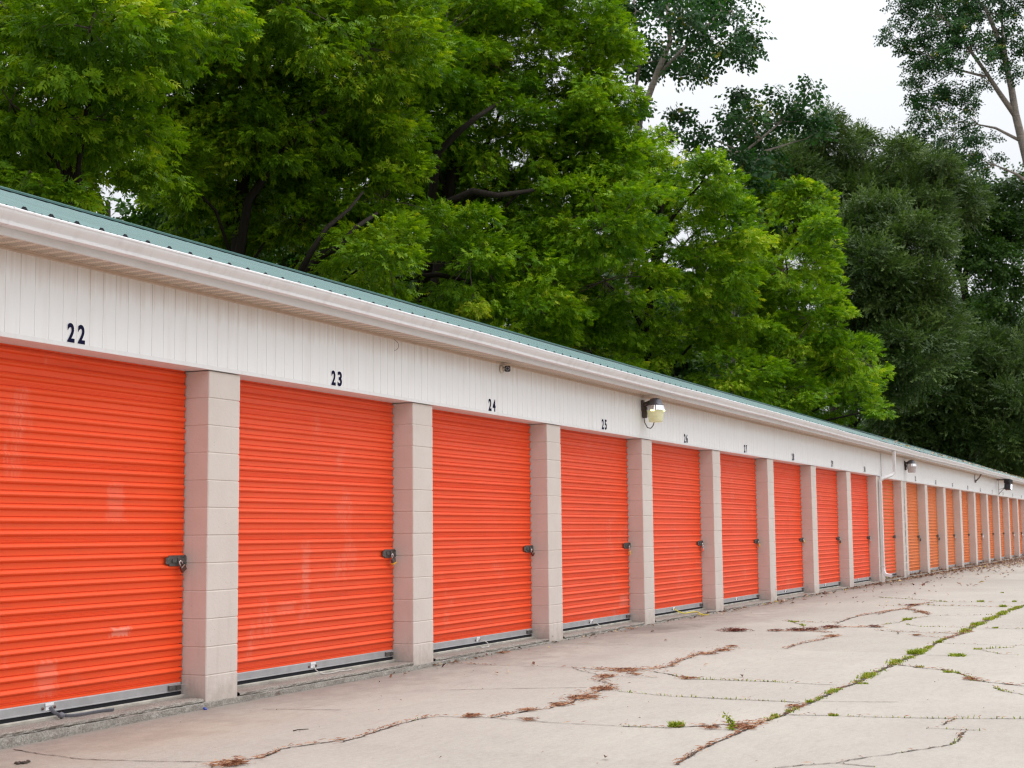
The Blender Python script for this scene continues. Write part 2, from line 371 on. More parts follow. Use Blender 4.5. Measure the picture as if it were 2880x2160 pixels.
CR = [([[-1.18,-3.98],[-1.04,-3.97],[-0.61,-3.95],[-0.13,-3.95],[0.2,-3.96]],0.02,1.6,0.03,0,0.4),([[0.2,-3.96],[0.72,-3.96]],0.02,2.5,0.08,0.2,0.4),([[0.72,-3.96],[0.99,-3.99],[1.69,-3.98]],0.03,0.8,0.05,1.0,0.4),([[1.69,-3.98],[1.95,-3.99],[2.85,-3.97],[3.17,-4.01]],0.03,0.5,0.05,1.4,0.4),([[3.17,-4.01],[3.72,-3.99],[4.47,-3.99],[5.23,-4.0],[5.9,-4.03],[6.66,-4.02]],0.04,0.3,0.05,2.6,0.4),([[6.66,-4.02],[7.97,-3.99]],0.03,0.3,0.05,1.4,0.4),([[7.97,-3.99],[8.99,-4.05]],0.04,1.5,0.1,0.2,0.4),([[8.99,-4.05],[10.29,-4.0],[12.16,-3.99],[14.19,-3.98],[15.62,-4.06],[17.23,-4.19]],0.06,0.4,0.1,3.0,0.4),([[0.16,-1.84],[0.21,-2.19],[0.13,-2.66],[0.12,-3.18]],0.006,0.1,0.03,0,0.3),([[0.12,-3.18],[0.15,-3.48],[0.28,-3.61],[0.47,-3.79]],0.02,0.5,0.05,1.6,0.5),([[0.47,-3.79],[0.61,-3.96]],0.03,3,0.12,0.3,0.5),([[3.14,-2.58],[3.16,-3.24],[3.07,-3.9]],0.007,0.1,0.03,0.3,0.4),([[1.87,-3.0],[1.83,-3.78],[1.74,-3.97]],0.006,0.05,0.03,0.25,0.4),([[1.83,-3.78],[1.79,-3.95]],0.012,0,0.03,1.8,0.4),([[1.07,-4.02],[1.14,-4.44],[1.24,-5.02],[1.42,-5.58]],0.012,0.2,0.03,0.25,0.4),([[1.9,-3.99],[2.06,-4.57]],0.004,0,0,0,0.3),([[4.86,-4.07],[4.64,-4.31],[4.54,-4.46],[4.21,-4.7],[3.75,-4.85],[3.62,-5.02],[3.39,-5.4]],0.018,0.8,0.05,0.7,1),([[5.85,-4.15],[6.07,-4.58]],0.006,0.1,0.03,0.2,0.4),([[7.42,-4.08],[7.34,-5.03]],0.005,0.1,0.03,0.15,0.3),([[10.52,-3.14],[10.12,-3.4],[10.1,-3.87],[10.08,-4.04]],0.01,0.2,0.04,0.4,0.6),([[10.0,-4.07],[10.0,-4.79]],0.012,0.2,0.03,0.4,0.4),([[8.99,-4.05],[9.05,-3.31],[9.24,-3.0]],0.012,0.8,0.04,0.05,0.6),([[8.66,-3.37],[9.05,-3.31]],0.01,0.2,0.04,0,1),([[8.75,-1.82],[8.77,-2.08],[8.88,-2.24],[8.8,-2.45],[8.7,-2.58]],0.015,2.2,0.08,0,1),([[9.56,-2.04],[9.2,-2.36],[9.68,-2.44],[9.73,-2.62],[9.84,-2.98]],0.018,2.0,0.12,0.1,1),([[10.44,-2.27],[11.29,-2.19],[12.05,-2.19]],0.025,0.3,0.05,0,1),([[12.05,-2.19],[13.32,-2.32],[14.26,-2.47],[13.86,-2.72],[12.68,-3.07]],0.016,1.6,0.07,0,1),([[14.26,-2.47],[15.63,-2.42],[16.3,-2.56]],0.012,2.0,0.1,0,1),([[18.2,-1.29],[17.96,-1.41],[17.39,-2.04],[17.04,-2.34],[16.59,-2.73],[16.66,-3.23],[16.78,-4.03]],0.016,0.3,0.06,0.5,0.5),([[15.13,-1.91],[15.11,-2.25],[15.58,-2.43],[15.35,-2.81],[15.34,-3.21],[15.14,-3.62],[15.33,-3.98]],0.016,0.7,0.06,0.4,0.6),([[12.68,-2.36],[13.02,-2.35],[13.67,-2.4],[14.16,-2.47],[13.67,-2.76],[12.86,-3.03]],0.018,1.4,0.08,0,1),([[10.31,-2.87],[10.9,-2.99],[11.79,-3.0],[12.46,-3.11],[13.0,-3.88]],0.006,0.2,0.05,0.3,0.5),([[8.72,-3.55],[8.83,-3.75],[9.03,-4.05]],0.01,0.4,0.06,0,0.5),([[8.46,-3.59],[8.2,-3.99],[8.19,-4.06]],0.01,0.5,0.06,0,0.5),([[10.8,-1.46],[10.63,-1.72],[10.6,-2.24]],0.012,0.6,0.05,0.4,1),([[10.7,-1.59],[9.86,-1.97]],0.012,0.1,0.05,1.0,1),([[6.23,-2.66],[6.98,-2.65],[7.59,-2.73],[8.09,-2.76]],0.012,1.3,0.06,0,1),([[-1.15,-4.48],[-1.08,-4.54],[-0.84,-4.76],[-0.56,-4.91],[-0.51,-4.95],[-0.26,-5.08],[0.04,-5.24]],0.006,0.1,0.03,0.08,0.8),([[0.04,-5.24],[0.45,-5.22],[0.52,-5.22],[0.64,-5.24]],0.012,0.3,0.03,0.1,1.6),([[-0.84,-4.76],[-0.88,-4.98]],0.006,0.1,0.03,0.1,0.5),([[0.7,-4.99],[0.71,-5.15],[0.71,-5.31]],0.008,0.2,0.03,0.5,0.5),([[0.88,-5.05],[1.23,-5.09]],0.01,0.7,0.05,0.2,0.8),([[6.8,-4.47],[6.78,-4.55],[7.11,-4.81]],0.006,0.2,0.03,0.4,0.6),([[6.63,-4.57],[6.22,-4.8],[6.18,-4.96]],0.008,0.2,0.03,0.5,0.6),([[3.29,-5.08],[2.99,-5.21],[2.75,-5.46]],0.01,0.3,0.04,0.6,1),([[0.21,-2.19],[0.46,-2.24],[0.65,-2.27],[0.83,-2.36],[1.23,-2.36]],0.015,1.8,0.04,0,1),([[1.23,-2.36],[1.47,-2.33],[1.6,-2.34],[2.15,-2.25]],0.015,3.2,0.16,0,1),([[2.15,-2.25],[2.5,-2.19],[2.7,-2.02]],0.012,1.2,0.14,0,1),([[2.7,-1.99],[3.08,-1.9],[3.22,-1.92]],0.012,3.0,0.12,0,1),([[3.77,-1.32],[3.67,-1.58]],0.012,0.3,0.05,0,1),([[3.67,-1.58],[3.63,-1.91],[3.91,-2.09],[4.15,-2.15]],0.018,3.2,0.14,0,1),([[4.15,-2.15],[4.74,-2.01],[4.99,-2.02],[5.33,-1.99]],0.02,2.6,0.06,0,1),([[5.33,-1.99],[5.64,-2.1],[6.11,-2.09],[6.31,-2.1]],0.014,2.0,0.16,0,1),([[3.8,-0.0],[3.72,-0.51]],0.008,0.9,0.02,0,0.3),([[3.72,-0.51],[3.77,-1.32]],0.006,0.1,0.02,0,0.3),([[3.64,-2.15],[3.54,-2.28],[3.3,-2.49]],0.018,0.3,0.05,0.2,1),([[3.21,-2.52],[3.18,-2.71]],0.01,2,0.08,0,1),([[3.18,-2.71],[3.14,-3.1],[3.17,-3.43]],0.005,0.1,0.03,0.2,0.3),([[3.77,-1.32],[3.5,-1.5],[3.15,-1.93],[3.19,-2.34]],0.006,0.25,0.04,0,1),([[1.66,-1.05],[2.02,-1.7],[2.24,-2.08]],0.004,0.02,0.02,0,0.3),([[2.05,-2.42],[1.87,-2.92],[1.82,-3.47],[1.8,-3.79]],0.006,0.05,0.02,0.15,0.3),([[6.26,-0.11],[6.28,-0.54],[6.28,-0.93]],0.008,0.05,0.02,0,0.3),([[-2.15,-1.64],[-1.97,-1.62],[-1.81,-1.68]],0.01,2.0,0.1,0,1),([[-1.81,-1.68],[-1.63,-1.68],[-1.5,-1.63],[-1.37,-1.62],[-1.22,-1.69],[-1.02,-1.78]],0.015,1.2,0.025,0.05,1),([[-1.12,-1.83],[-0.72,-1.8],[-0.28,-1.76],[0.1,-1.79]],0.012,1.2,0.03,0.05,1),([[0.1,-1.79],[0.15,-1.85]],0.01,1.2,0.05,0.0,1),([[-2.02,-0.1],[-2.12,-0.42],[-2.18,-0.75],[-2.11,-1.11],[-1.97,-1.59]],0.004,0,0,0,0.6),([[0.09,-0.43],[0.24,-1.0]],0.003,0,0,0.05,0.3)]
CL = [(0.22,-2.04,0.08,130,0),(0.64,-2.28,0.04,60,0),(1.03,-2.36,0.08,120,0),(0.17,-2.49,0.06,40,0),(1.51,-2.34,0.12,260,0),(2.15,-2.26,0.09,260,0),(3.08,-1.91,0.06,140,0),(3.63,-1.89,0.17,220,0),(3.31,-2.08,0.05,40,0),(5.4,-2.08,0.09,110,0),(5.83,-2.13,0.08,90,0),(6.31,-2.07,0.04,50,0),(3.16,-2.62,0.09,70,0),(8.65,-1.43,0.17,420,1),(8.76,-1.9,0.09,60,1),(0.31,-3.91,0.09,220,0),(0.93,0.04,0.07,160,0),(-2.03,-1.69,0.09,260,0),(8.93,-2.14,0.13,220,1),(9.03,-2.28,0.09,120,1),(9.6,-2.38,0.11,150,1),(9.81,-2.89,0.09,90,1),(8.09,-2.74,0.1,150,0),(15.22,-2.42,0.12,120,1),(13.25,-2.86,0.11,90,0),(8.47,-3.61,0.04,60,0),(1.49,-3.95,0.05,90,0),(3.8,-4.84,0.06,90,0),(9.27,-4.07,0.05,90,0),(3.92,0.01,0.05,60,0),(4.93,-0.04,0.09,60,0),(5.35,0.51,0.08,50,0),(8.62,-0.09,0.06,30,0),(0.21,-3.74,0.05,60,0),(8.95,-1.99,0.22,1,1)]
TF = [(6.04,-4.02,0.11,0.16,420),(5.94,-4.43,0.12,0.1,260),(1.14,-4.31,0.05,0.07,110),(0.24,-3.5,0.07,0.13,240),(11.48,-2.99,0.08,0.12,150),(16.78,-3.26,0.08,0.12,110),(15.18,-3.8,0.08,0.14,160),(4.35,-4.58,0.06,0.07,80),(6.77,-4.51,0.06,0.06,60),(1.83,-3.98,0.04,0.08,110),(10.06,-4.29,0.06,0.08,80),(7.54,-4.02,0.03,0.11,90),(0.94,-3.96,0.04,0.09,100),(4.73,-4.28,0.05,0.07,60),(3.25,-4.08,0.06,0.06,70),(20.43,-3.18,0.06,0.08,50),(16.9,-3.78,0.05,0.12,60)]
WEED = [[0.19,-3.89],[0.73,-3.69]]
PT = {'stain': [9.03,-0.5],'stain2': [9.82,-0.69],'stain3': [26.76,-0.47],'orange': [-1.07,-0.01],'lump': [-2.41,-0.54],'twig': [-0.74,-1.3],'cap': [-0.06,0.02],'pebbles': [-0.75,-4.29],'leafA': [24.0,-1.42],'dirt': [-0.18,0.05]}
LS = [[28.5,-1.12],[24.26,-1.85],[23.37,-2.16],[23.47,-2.29],[27.99,-0.9],[31.36,-0.84],[32.86,-1.24],[34.11,-1.42],[23.57,-1.15],[23.77,-1.18],[24.29,-0.83],[26.51,-0.24],[25.13,-1.07],[25.3,-2.18],[33.07,-0.22],[23.29,-0.59]]
LS2 = [[3.12,-0.96],[3.0,-0.91],[3.93,-0.85],[8.12,-0.55],[14.27,0.91],[7.28,-0.68],[7.07,-0.23],[6.34,0.01],[6.82,-1.17],[4.27,-2.43],[3.41,-3.02],[-1.15,-3.56]]
TB = {'a': [9.16,9.31],'b': [16.78,11.95],'c': [23.78,11.15],'d': [31.07,7.36],'e': [36.47,5.26],'f': [35.44,9.85],'g': [37.81,7.14],'h': [65.36,9.71],'i': [58.28,5.92],'j': [81.23,-0.64],'k': [82.82,5.45],'l': [70.16,4.14]}
LIMBS = {'b': [([[16.45,11.75,5.75],[15.92,10.87,8.15],[15.86,10.13,8.87],[15.79,9.4,9.51],[16.3,9.13,9.98]],0.11,0.04),([[16.64,11.35,5.75],[15.98,9.76,6.28],[15.81,9.06,6.77],[15.72,8.51,6.92],[16.14,8.44,7.35],[16.9,8.38,7.79]],0.11,0.035),([[15.73,9.6,6.3],[15.49,9.02,6.86],[15.65,8.8,7.3],[16.14,8.6,7.73],[16.57,8.52,8.18]],0.07,0.025)],'c': [([[23.39,10.92,6.58],[21.94,9.63,9.07],[21.91,8.66,9.33],[21.99,8.04,9.18],[22.97,7.55,9.46]],0.13,0.045),([[23.34,10.89,7.12],[21.82,9.56,10.35],[21.65,8.89,10.75],[21.62,8.41,11.03],[22.33,8.18,11.53]],0.12,0.04),([[21.94,11.51,7.19],[21.69,10.58,7.34],[21.9,9.62,7.4],[22.13,9.16,7.29],[22.79,8.73,7.12]],0.09,0.035)],'f': [([[34.54,9.33,12.5],[34.52,8.92,14.36],[34.63,8.32,15.89],[34.72,7.92,16.79],[34.62,7.93,17.58],[34.45,7.95,19.06]],0.13,0.05),([[34.64,8.33,15.72],[34.87,7.68,16.45],[35.06,7.13,17.01],[35.32,6.37,17.79]],0.075,0.03),([[35.31,9.44,15.05],[35.29,9.16,16.44],[35.05,9.28,18.06],[35.0,9.12,19.21]],0.06,0.03)],'g': [([[37.09,6.73,10.39],[36.97,6.25,13.51],[37.17,5.7,13.97],[37.41,5.03,14.54]],0.07,0.025),([[37.01,6.41,12.47],[37.25,5.61,13.56],[37.62,4.75,13.84]],0.055,0.02)],'j': [([[79.99,-0.42,13.04],[78.23,1.18,22.17],[77.73,1.63,24.77],[77.5,1.76,26.23],[77.17,2.04,28.06],[76.83,2.42,29.48],[76.45,2.9,30.9]],0.27,0.1),([[77.72,1.65,24.71],[77.22,2.42,26.03],[76.77,3.09,27.26],[76.22,3.94,28.68],[75.47,5.14,30.42]],0.17,0.06),([[76.8,3.11,26.95],[76.08,4.56,27.37],[75.41,5.82,28.1]],0.08,0.03),([[77.31,1.88,27.45],[77.02,2.07,29.27],[76.8,2.05,31.3]],0.1,0.05),([[78.46,1.03,20.75],[78.06,1.74,21.37],[77.5,2.82,21.89]],0.11,0.04),([[77.96,1.49,23.29],[77.31,2.71,24.01],[76.87,3.62,24.22]],0.1,0.04)],'k': [([[82.08,5.01,11.54],[81.43,5.37,15.79],[81.03,5.87,17.28]],0.3,0.14),([[81.43,5.37,15.79],[81.41,5.11,17.06],[81.31,4.81,19.17]],0.2,0.1),([[82.74,1.95,18.3],[81.97,3.47,18.84],[81.41,4.62,19.07]],0.14,0.06)]}
TREES = {'a': ('box',[[7.69,9.27,8.72,1.25],[8.54,8.82,7.71,1.22],[9.62,11.06,7.67,1.26],[10.32,9.68,7.61,1.02],[7.29,8.41,6.33,0.57],[7.08,7.42,8.46,1.17],[8.88,7.67,9.29,1.11],[8.84,12.22,8.72,1.79],[8.82,11.73,7.14,1.29],[9.23,10.79,11.08,1.49],[9.64,9.1,10.8,1.47],[7.18,8.96,7.6,0.94]]),'b': ('box',[[15.47,11.11,11.38,1.92],[17.15,10.28,10.51,1.98],[15.76,12.4,9.89,1.73],[17.19,11.76,9.13,1.71],[17.8,9.79,9.67,1.77],[17.34,13.59,8.89,1.19],[17.35,10.4,7.93,1.3],[17.27,8.94,11.52,1.96],[17.42,12.49,7.99,0.86],[16.37,8.08,6.78,0.93],[14.63,9.33,11.72,1.82],[13.85,10.63,12.25,1.82],[16.47,9.51,13.52,2.24],[14.94,12.41,10.21,1.25],[14.31,11.71,8.56,0.92],[15.75,10.41,9.78,1.46],[18.37,9.06,8.46,1.31]]),'c': ('box',[[22.46,9.69,13.49,2.38],[25.12,8.65,14.54,2.14],[25.24,7.62,12.52,1.93],[24.68,9.5,11.68,2.4],[22.55,10.64,11.83,2.13],[25.32,12.06,10.2,2.21],[26.41,9.82,9.8,2.21],[25.66,11.39,7.39,1.62],[23.05,7.81,6.67,1.46],[25.66,7.33,10.71,1.56],[25.49,6.72,13.87,1.01],[25.37,6.7,11.77,1.0],[25.52,6.3,10.46,1.0],[26.09,6.34,9.38,1.19],[23.9,6.09,8.57,1.29],[24.59,7.31,9.0,1.52],[20.71,10.11,12.14,1.77],[24.18,12.29,11.33,1.69],[20.55,10.89,7.4,1.0],[21.6,8.61,7.54,1.67],[24.65,11.57,15.05,2.09],[25.27,10.27,16.62,2.68],[25.68,8.06,16.37,1.88],[25.71,6.72,13.0,0.83]]),'d': ('box',[[31.2,8.45,11.02,1.79],[31.96,7.15,11.26,1.37],[29.66,5.34,10.88,0.94],[28.79,8.0,8.17,1.98],[30.86,6.08,9.05,1.93],[32.28,5.41,10.5,0.84],[31.52,7.43,6.75,1.77],[33.46,5.62,7.5,1.6],[28.13,8.2,6.12,1.46],[31.59,5.33,5.6,1.32],[29.45,6.81,11.92,0.7],[29.65,9.87,8.97,1.54],[28.97,4.91,11.18,0.48]]),'e': ('box',[[37.38,5.83,11.07,1.28],[36.0,4.3,11.45,0.89],[34.33,3.38,10.26,0.64],[35.12,4.59,9.19,1.64],[37.87,4.24,9.6,0.92],[34.61,3.64,7.51,1.28],[38.38,5.15,6.8,1.75],[37.15,3.66,8.29,0.56],[35.45,2.79,6.36,1.08],[34.22,4.47,5.26,1.28],[36.58,3.4,5.4,0.99],[37.48,2.54,6.89,0.45],[38.14,2.82,5.84,0.68],[35.53,1.9,4.81,0.37],[37.37,5.68,12.47,0.58],[35.61,5.96,9.61,1.23],[35.82,4.36,11.99,0.45],[37.49,3.74,11.81,0.4]]),'f': ('cot',[[33.59,8.64,17.59,1.24],[33.22,7.0,17.09,1.21],[33.8,6.17,16.35,0.99],[36.45,8.31,17.14,1.06],[35.55,9.25,16.77,0.94],[35.64,6.11,17.85,0.8],[35.9,8.69,19.7,1.89],[36.79,7.01,19.48,1.3],[34.78,7.06,15.98,0.68],[35.06,5.61,16.89,0.51],[36.39,5.88,16.63,0.32],[32.85,8.43,14.26,0.33],[33.95,9.85,18.03,0.92]]),'g': ('cot',[[37.95,6.98,15.05,0.6],[37.29,6.46,15.78,0.33],[35.66,5.62,14.28,0.56],[37.56,5.67,14.54,0.64],[37.36,4.77,15.21,0.52],[38.42,5.4,15.09,0.59],[36.48,3.85,15.19,0.28],[37.46,4.46,14.48,0.58],[37.81,3.97,14.15,0.41],[38.04,6.91,14.09,0.72],[38.1,5.95,13.86,0.65],[36.03,8.16,14.95,0.28],[35.19,7.25,13.79,0.4],[36.93,8.05,13.72,0.59],[36.21,6.06,12.49,0.91],[35.34,8.37,13.97,0.29],[36.08,6.06,10.85,1.02],[35.97,6.69,12.75,0.69]]),'h': ('wil',[[63.96,9.38,20.22,1.98],[66.24,7.17,19.56,2.01],[61.3,10.76,18.51,1.93],[65.67,4.96,18.81,1.61],[63.99,8.21,17.72,2.14],[63.96,5.61,16.9,2.11],[63.42,10.99,16.8,1.98],[66.47,3.74,17.75,1.61],[63.75,11.7,20.45,0.91],[62.46,9.19,21.11,0.88],[66.33,8.22,21.39,0.83],[62.7,5.46,19.63,0.69],[63.7,3.95,19.16,0.7]]),'i': ('wil',[[58.06,6.41,14.99,1.79],[57.9,4.49,14.12,1.76],[55.95,5.91,12.31,2.04],[57.27,4.16,11.73,1.74],[55.73,6.93,13.32,1.42],[57.09,5.42,10.52,2.22],[58.23,7.23,10.79,1.79],[56.28,4.4,8.93,2.18],[56.83,6.39,8.15,2.22],[59.72,3.98,10.42,1.47],[58.3,5.46,15.6,0.98]]),'j': ('cot',[[75.26,6.88,30.95,1.43],[75.4,5.15,30.08,1.83],[76.41,3.11,30.5,2.03],[75.19,8.12,29.85,0.93],[75.17,6.16,28.49,1.63],[74.54,3.75,27.73,1.79],[76.87,1.67,28.95,1.62],[77.03,7.11,27.7,1.25],[74.56,4.98,26.07,1.0],[76.34,7.24,26.46,0.72],[74.57,5.8,24.95,1.21],[75.37,3.97,25.12,1.0],[73.74,6.1,23.75,1.19],[74.75,4.74,23.01,1.6],[78.04,3.42,23.02,1.23],[77.98,6.0,23.32,1.25],[75.94,4.19,21.39,1.61],[75.49,5.49,21.43,1.21],[75.85,1.48,26.35,0.8],[77.4,4.33,33.16,3.11],[76.15,1.28,31.99,2.42],[76.24,6.99,32.78,1.66],[77.01,2.95,26.68,0.81]]),'k': ('drk',[[81.21,6.2,20.16,1.72],[81.31,4.6,19.15,1.92],[81.2,5.48,17.49,1.28],[83.09,3.17,19.35,1.72],[82.67,2.42,16.6,1.92],[80.35,3.83,15.08,1.25],[80.37,5.64,20.81,1.27],[84.79,3.16,14.35,1.74],[79.01,6.75,18.51,1.05],[83.74,2.14,21.12,1.3],[80.32,4.01,20.62,1.47],[80.84,2.63,21.44,1.47],[80.09,3.51,17.33,1.67],[79.88,5.43,13.86,1.67],[83.97,2.74,12.47,1.94],[84.1,4.79,13.28,1.96],[81.78,1.85,18.54,1.27],[79.73,7.4,15.27,0.85],[78.74,6.22,20.53,1.05]]),'l': ('wil',[[70.33,4.23,10.06,2.24],[71.99,2.29,9.93,2.07],[69.92,5.68,8.41,2.24],[71.62,3.4,8.07,2.44],[69.7,1.45,7.27,2.0],[70.53,4.78,6.17,2.24],[69.02,7.04,6.91,2.04],[69.8,2.24,5.31,1.82]])}
# ------------------------------------------------------------------ ground
def gz(x): return float(np.interp(x, [-60, -10, -2.1, 0, 3.1, 6.2, 9, 200], [-.06, -.06, -.047, -.03, -.028, -.005, 0, 0]))
STAINS = [(PT['stain'][0] - .1, PT['stain'][1] + .1, 1.0, .42, (.115, .098, .088), .62, 0), (PT['stain2'][0] + .6, PT['stain2'][1] - .1, 1.8, .5, (.22, .19, .17), .5, 0),
          (26.2, -.45, 4.5, .5, (.20, .165, .145), .5, 0), (-1.25, -.55, 1.6, .55, (.40, .29, .195), .28, 0), (PT['lump'][0], PT['lump'][1], .07, .05, (.10, .07, .05), .6, 0),
          (4.6, -1.15, 1.3, .35, (.28, .245, .22), .45, 0), (12.5, -1.1, 2.2, .4, (.27, .235, .215), .4, 0), (20, -1.2, 3, .45, (.26, .23, .21), .4, 0),
          (2.2, -5.1, .5, .25, (.34, .30, .275), .35, 0), (0.4, -5.0, .6, .3, (.33, .29, .265), .35, 0)]
M['pavement'] = pavement_mat()
mb = MB(); xs = [-60, -30, -16, -10, -7, -4, -2.1, -1, 0, 1.5, 3.1, 4.6, 6.2, 7.5, 9, 15, 25, 40, 66, 90, 130]
mb.strip([[(x, y, gz(x)) for x in xs] for y in (-45, -20, -10, -7, -5, -4, -3, -2, -1, -.4, .05)])
tag(mb.build('pavement', M['pavement']), 'cracked pale concrete apron in front of the storage units', kind='structure')
mb = MB(); mb.strip([[(x, y, -.09) for x in (-900, -60, 130, 900)] for y in (-900, -46, 7, 900)])
tag(mb.build('ground', M['soil']), 'dark soil and leaf mould under the trees', kind='structure')

rng = np.random.default_rng(11)
def resample(p, step):
    p = np.array(p, float); out = [p[0]]
    for a, b_ in zip(p[:-1], p[1:]):
        n = max(1, int(np.linalg.norm(b_ - a) / step)); out += [a + (b_ - a) * (i + 1) / n for i in range(n)]
    return np.array(out)
mb = MB(); blades = []; needles = []; rneedles = []; crack_paths = []
for (pts, w, nd, ns, gd, jag) in CR:
    q = resample(pts, .035 if pts[0][0] < 14 else .09)
    n = len(q); d = np.gradient(q, axis=0); d /= np.linalg.norm(d, axis=1)[:, None] + 1e-9; nrm = np.stack([-d[:, 1], d[:, 0]], 1)
    off = np.cumsum(rng.normal(0, 1, n)) * .006 * jag; off -= np.linspace(off[0], off[-1], n)
    hi = rng.normal(0, 1, n) * .004 * jag
    c = q + nrm * (off + hi)[:, None]
    crack_paths.append((c, nrm))
    sc = max(1.0, .4 + q[:, 0].mean() / 14)
    w = max(w, .009) * .9; wl = w * .5 * np.clip(rng.lognormal(-.1, .55, n), .15, 2.2); wr = w * .5 * np.clip(rng.lognormal(-.1, .55, n), .15, 2.2)
    A = c + nrm * wl[:, None]; B_ = c - nrm * wr[:, None]
    mb.strip([[(x, y, gz(x) + .004) for x, y in A], [(x, y, gz(x) + .004) for x, y in B_]])
    L = np.linalg.norm(np.diff(q, axis=0), axis=1).sum()
    for _ in range(int(L * nd * 62 / sc)):
        i = rng.integers(n); s = rng.normal(0, ns * .33) * (1 if rng.random() < .85 else 2); p = c[i] + nrm[i] * s + d[i] * rng.uniform(-.03, .03)
        needles.append((p[0], p[1], math.atan2(d[i, 1], d[i, 0]) + rng.normal(0, .55), rng.uniform(.010, .034) * sc ** .5, rng.random()))
    for _ in range(int(L * gd * 210 / sc)):
        i = rng.integers(n); k = .25 + abs(math.sin(q[i, 0] * 2.3 + q[i, 1]) * math.sin(q[i, 0] * 5.1 + 1)) * 1.1
        if rng.random() > k * k: continue
        s = rng.normal(0, .007 + .008 * gd); p = c[i] + nrm[i] * s
        blades.append((p[0], p[1], rng.uniform(.008, .030) * (.6 + .16 * gd) * k * 1.3, rng.random()))
tag(mb.build('pavement_cracks', M['crack']), 'dark soil filled cracks and joints in the concrete', kind='structure')
for (x, y, r, n, red) in CL:
    if n < 5: continue
    for _ in range(int(n * .8)):
        a = rng.normal(0, .5 * r); b_ = rng.normal(0, max(.03, r * .45)); (rneedles if red else needles).append((x + a, y + b_, rng.uniform(0, 6.28), rng.uniform(.015, .045) * (1 + x / 40), rng.random()))

def flat_blades(name, items, mat, width, lift, label):
    v = []; f = []; t = []
    for (x, y, a, l, tt) in items:
        z = gz(x) + .006 + rng.random() * lift; dz = rng.normal(0, lift * .5); ca, sa = math.cos(a), math.sin(a); w = width * (1 + max(0, x) / 25)
        n = len(v); z2 = max(gz(x) + .005, z + dz)
        v += [(x - ca * l - sa * w, y - sa * l + ca * w, z), (x - ca * l + sa * w, y - sa * l - ca * w, z), (x + ca * l, y + sa * l, z2), (x - sa * w * .8, y + ca * w * .8, (z + z2) / 2 + .004)]
        f.append((n, n + 1, n + 2, n + 3)); t.append(tt)
    o = attr_mesh(name, np.array(v, np.float32), np.array(f, np.int32), np.array(t, np.float32), mat)
    return tag(o, label, kind='stuff')
def attr_mesh(name, v, f, t, mat, parent=None, loc=None):
    me = bpy.data.meshes.new(name); k = f.shape[1]; n = len(f)
    me.vertices.add(len(v)); me.vertices.foreach_set('co', v.ravel())
    me.loops.add(n * k); me.loops.foreach_set('vertex_index', f.ravel())
    me.polygons.add(n); me.polygons.foreach_set('loop_start', np.arange(0, n * k, k, dtype=np.int32))
    a = me.attributes.new('tint', 'FLOAT', 'FACE'); a.data.foreach_set('value', t)
    me.materials.append(mat); me.update(calc_edges=True)
    return link(name, me, parent, loc)
flat_blades('dead_needles', needles, M['needles'], .0016, .012, 'dry tan and brown needles caught along the pavement cracks')
flat_blades('rust_red_litter', rneedles, M['needles_red'], .0022, .02, 'rust red plant litter lying in heaps on the concrete')

def grass_blades(items, lean=.6):
    v = []; f = []; t = []
    for (x, y, h, tt) in items:
        a = rng.uniform(0, 6.28); ca, sa = math.cos(a), math.sin(a); w = .0022 + .0012 * rng.random() + max(0, x) * .00012; g = gz(x); l = h * lean * rng.uniform(.3, 1.6); n = len(v)
        v += [(x - sa * w, y + ca * w, g), (x + sa * w, y - ca * w, g), (x + ca * l * .4 + sa * w, y + sa * l * .4 - ca * w, g + h * .65), (x + ca * l * .4 - sa * w, y + sa * l * .4 + ca * w, g + h * .65), (x + ca * l, y + sa * l, g + h * rng.uniform(.7, 1))]
        f += [(n, n + 1, n + 2, n + 3), (n + 3, n + 2, n + 4, n + 4)]; t += [tt, tt]
    return v, f, t
def grass_obj(name, items, label, cat=None, kind=None, lean=.6, base=None, group=None):
    v, f, t = grass_blades(items, lean); v = np.array(v, np.float32)
    if base is not None: v = v - np.array(base, np.float32)
    # quads: the tip triangle is closed by a sliver vertex
    f = [list(q) for q in f]
    extra = []; 
    for q in f:
        if q[2] == q[3]:
            p = v[q[2]] + np.array((.0004, .0004, -.0004), np.float32); q[3] = len(v) + len(extra); extra.append(p)
    if extra: v = np.concatenate([v, np.array(extra, np.float32)])
    o = attr_mesh(name, v, np.array(f, np.int32), np.array(t, np.float32), M['grass'], None, base)
    return tag(o, label, cat, group, kind)
grass_obj('grass', blades, 'short green grass sprouting in the pavement joints', kind='stuff')
tl = ['bushy bright green grass tuft spilling over the long pavement joint', 'low wide grass patch just right of the bushy tuft',
      'small weed with thin stems standing in the nearest cross joint right of the long one', 'row of feathery green weeds beside the tall leggy weed', 'yellow green grass patch on the thin crack among the fine cracks',
      'upright grass tuft on the farthest cross crack', 'grass clump joined to the long grassy joint at its far end', 'grass tuft on the wavy crack at the right edge',
      'small tuft where two hairline cracks fork', 'tuft where a cross joint meets the long joint', 'dark green tuft right of the grassy joint on its own crack', 'round leafy tuft beside the rusty stretch of the long joint',
      'round yellow green weed at the rusty brown corner of the joint', 'tiny tuft at the start of the wavy crack', 'flat pale weed lying right of the long joint', 'lone tuft on the concrete nearest the orange doors', 'small upright tuft at the far right end of the cross crack']
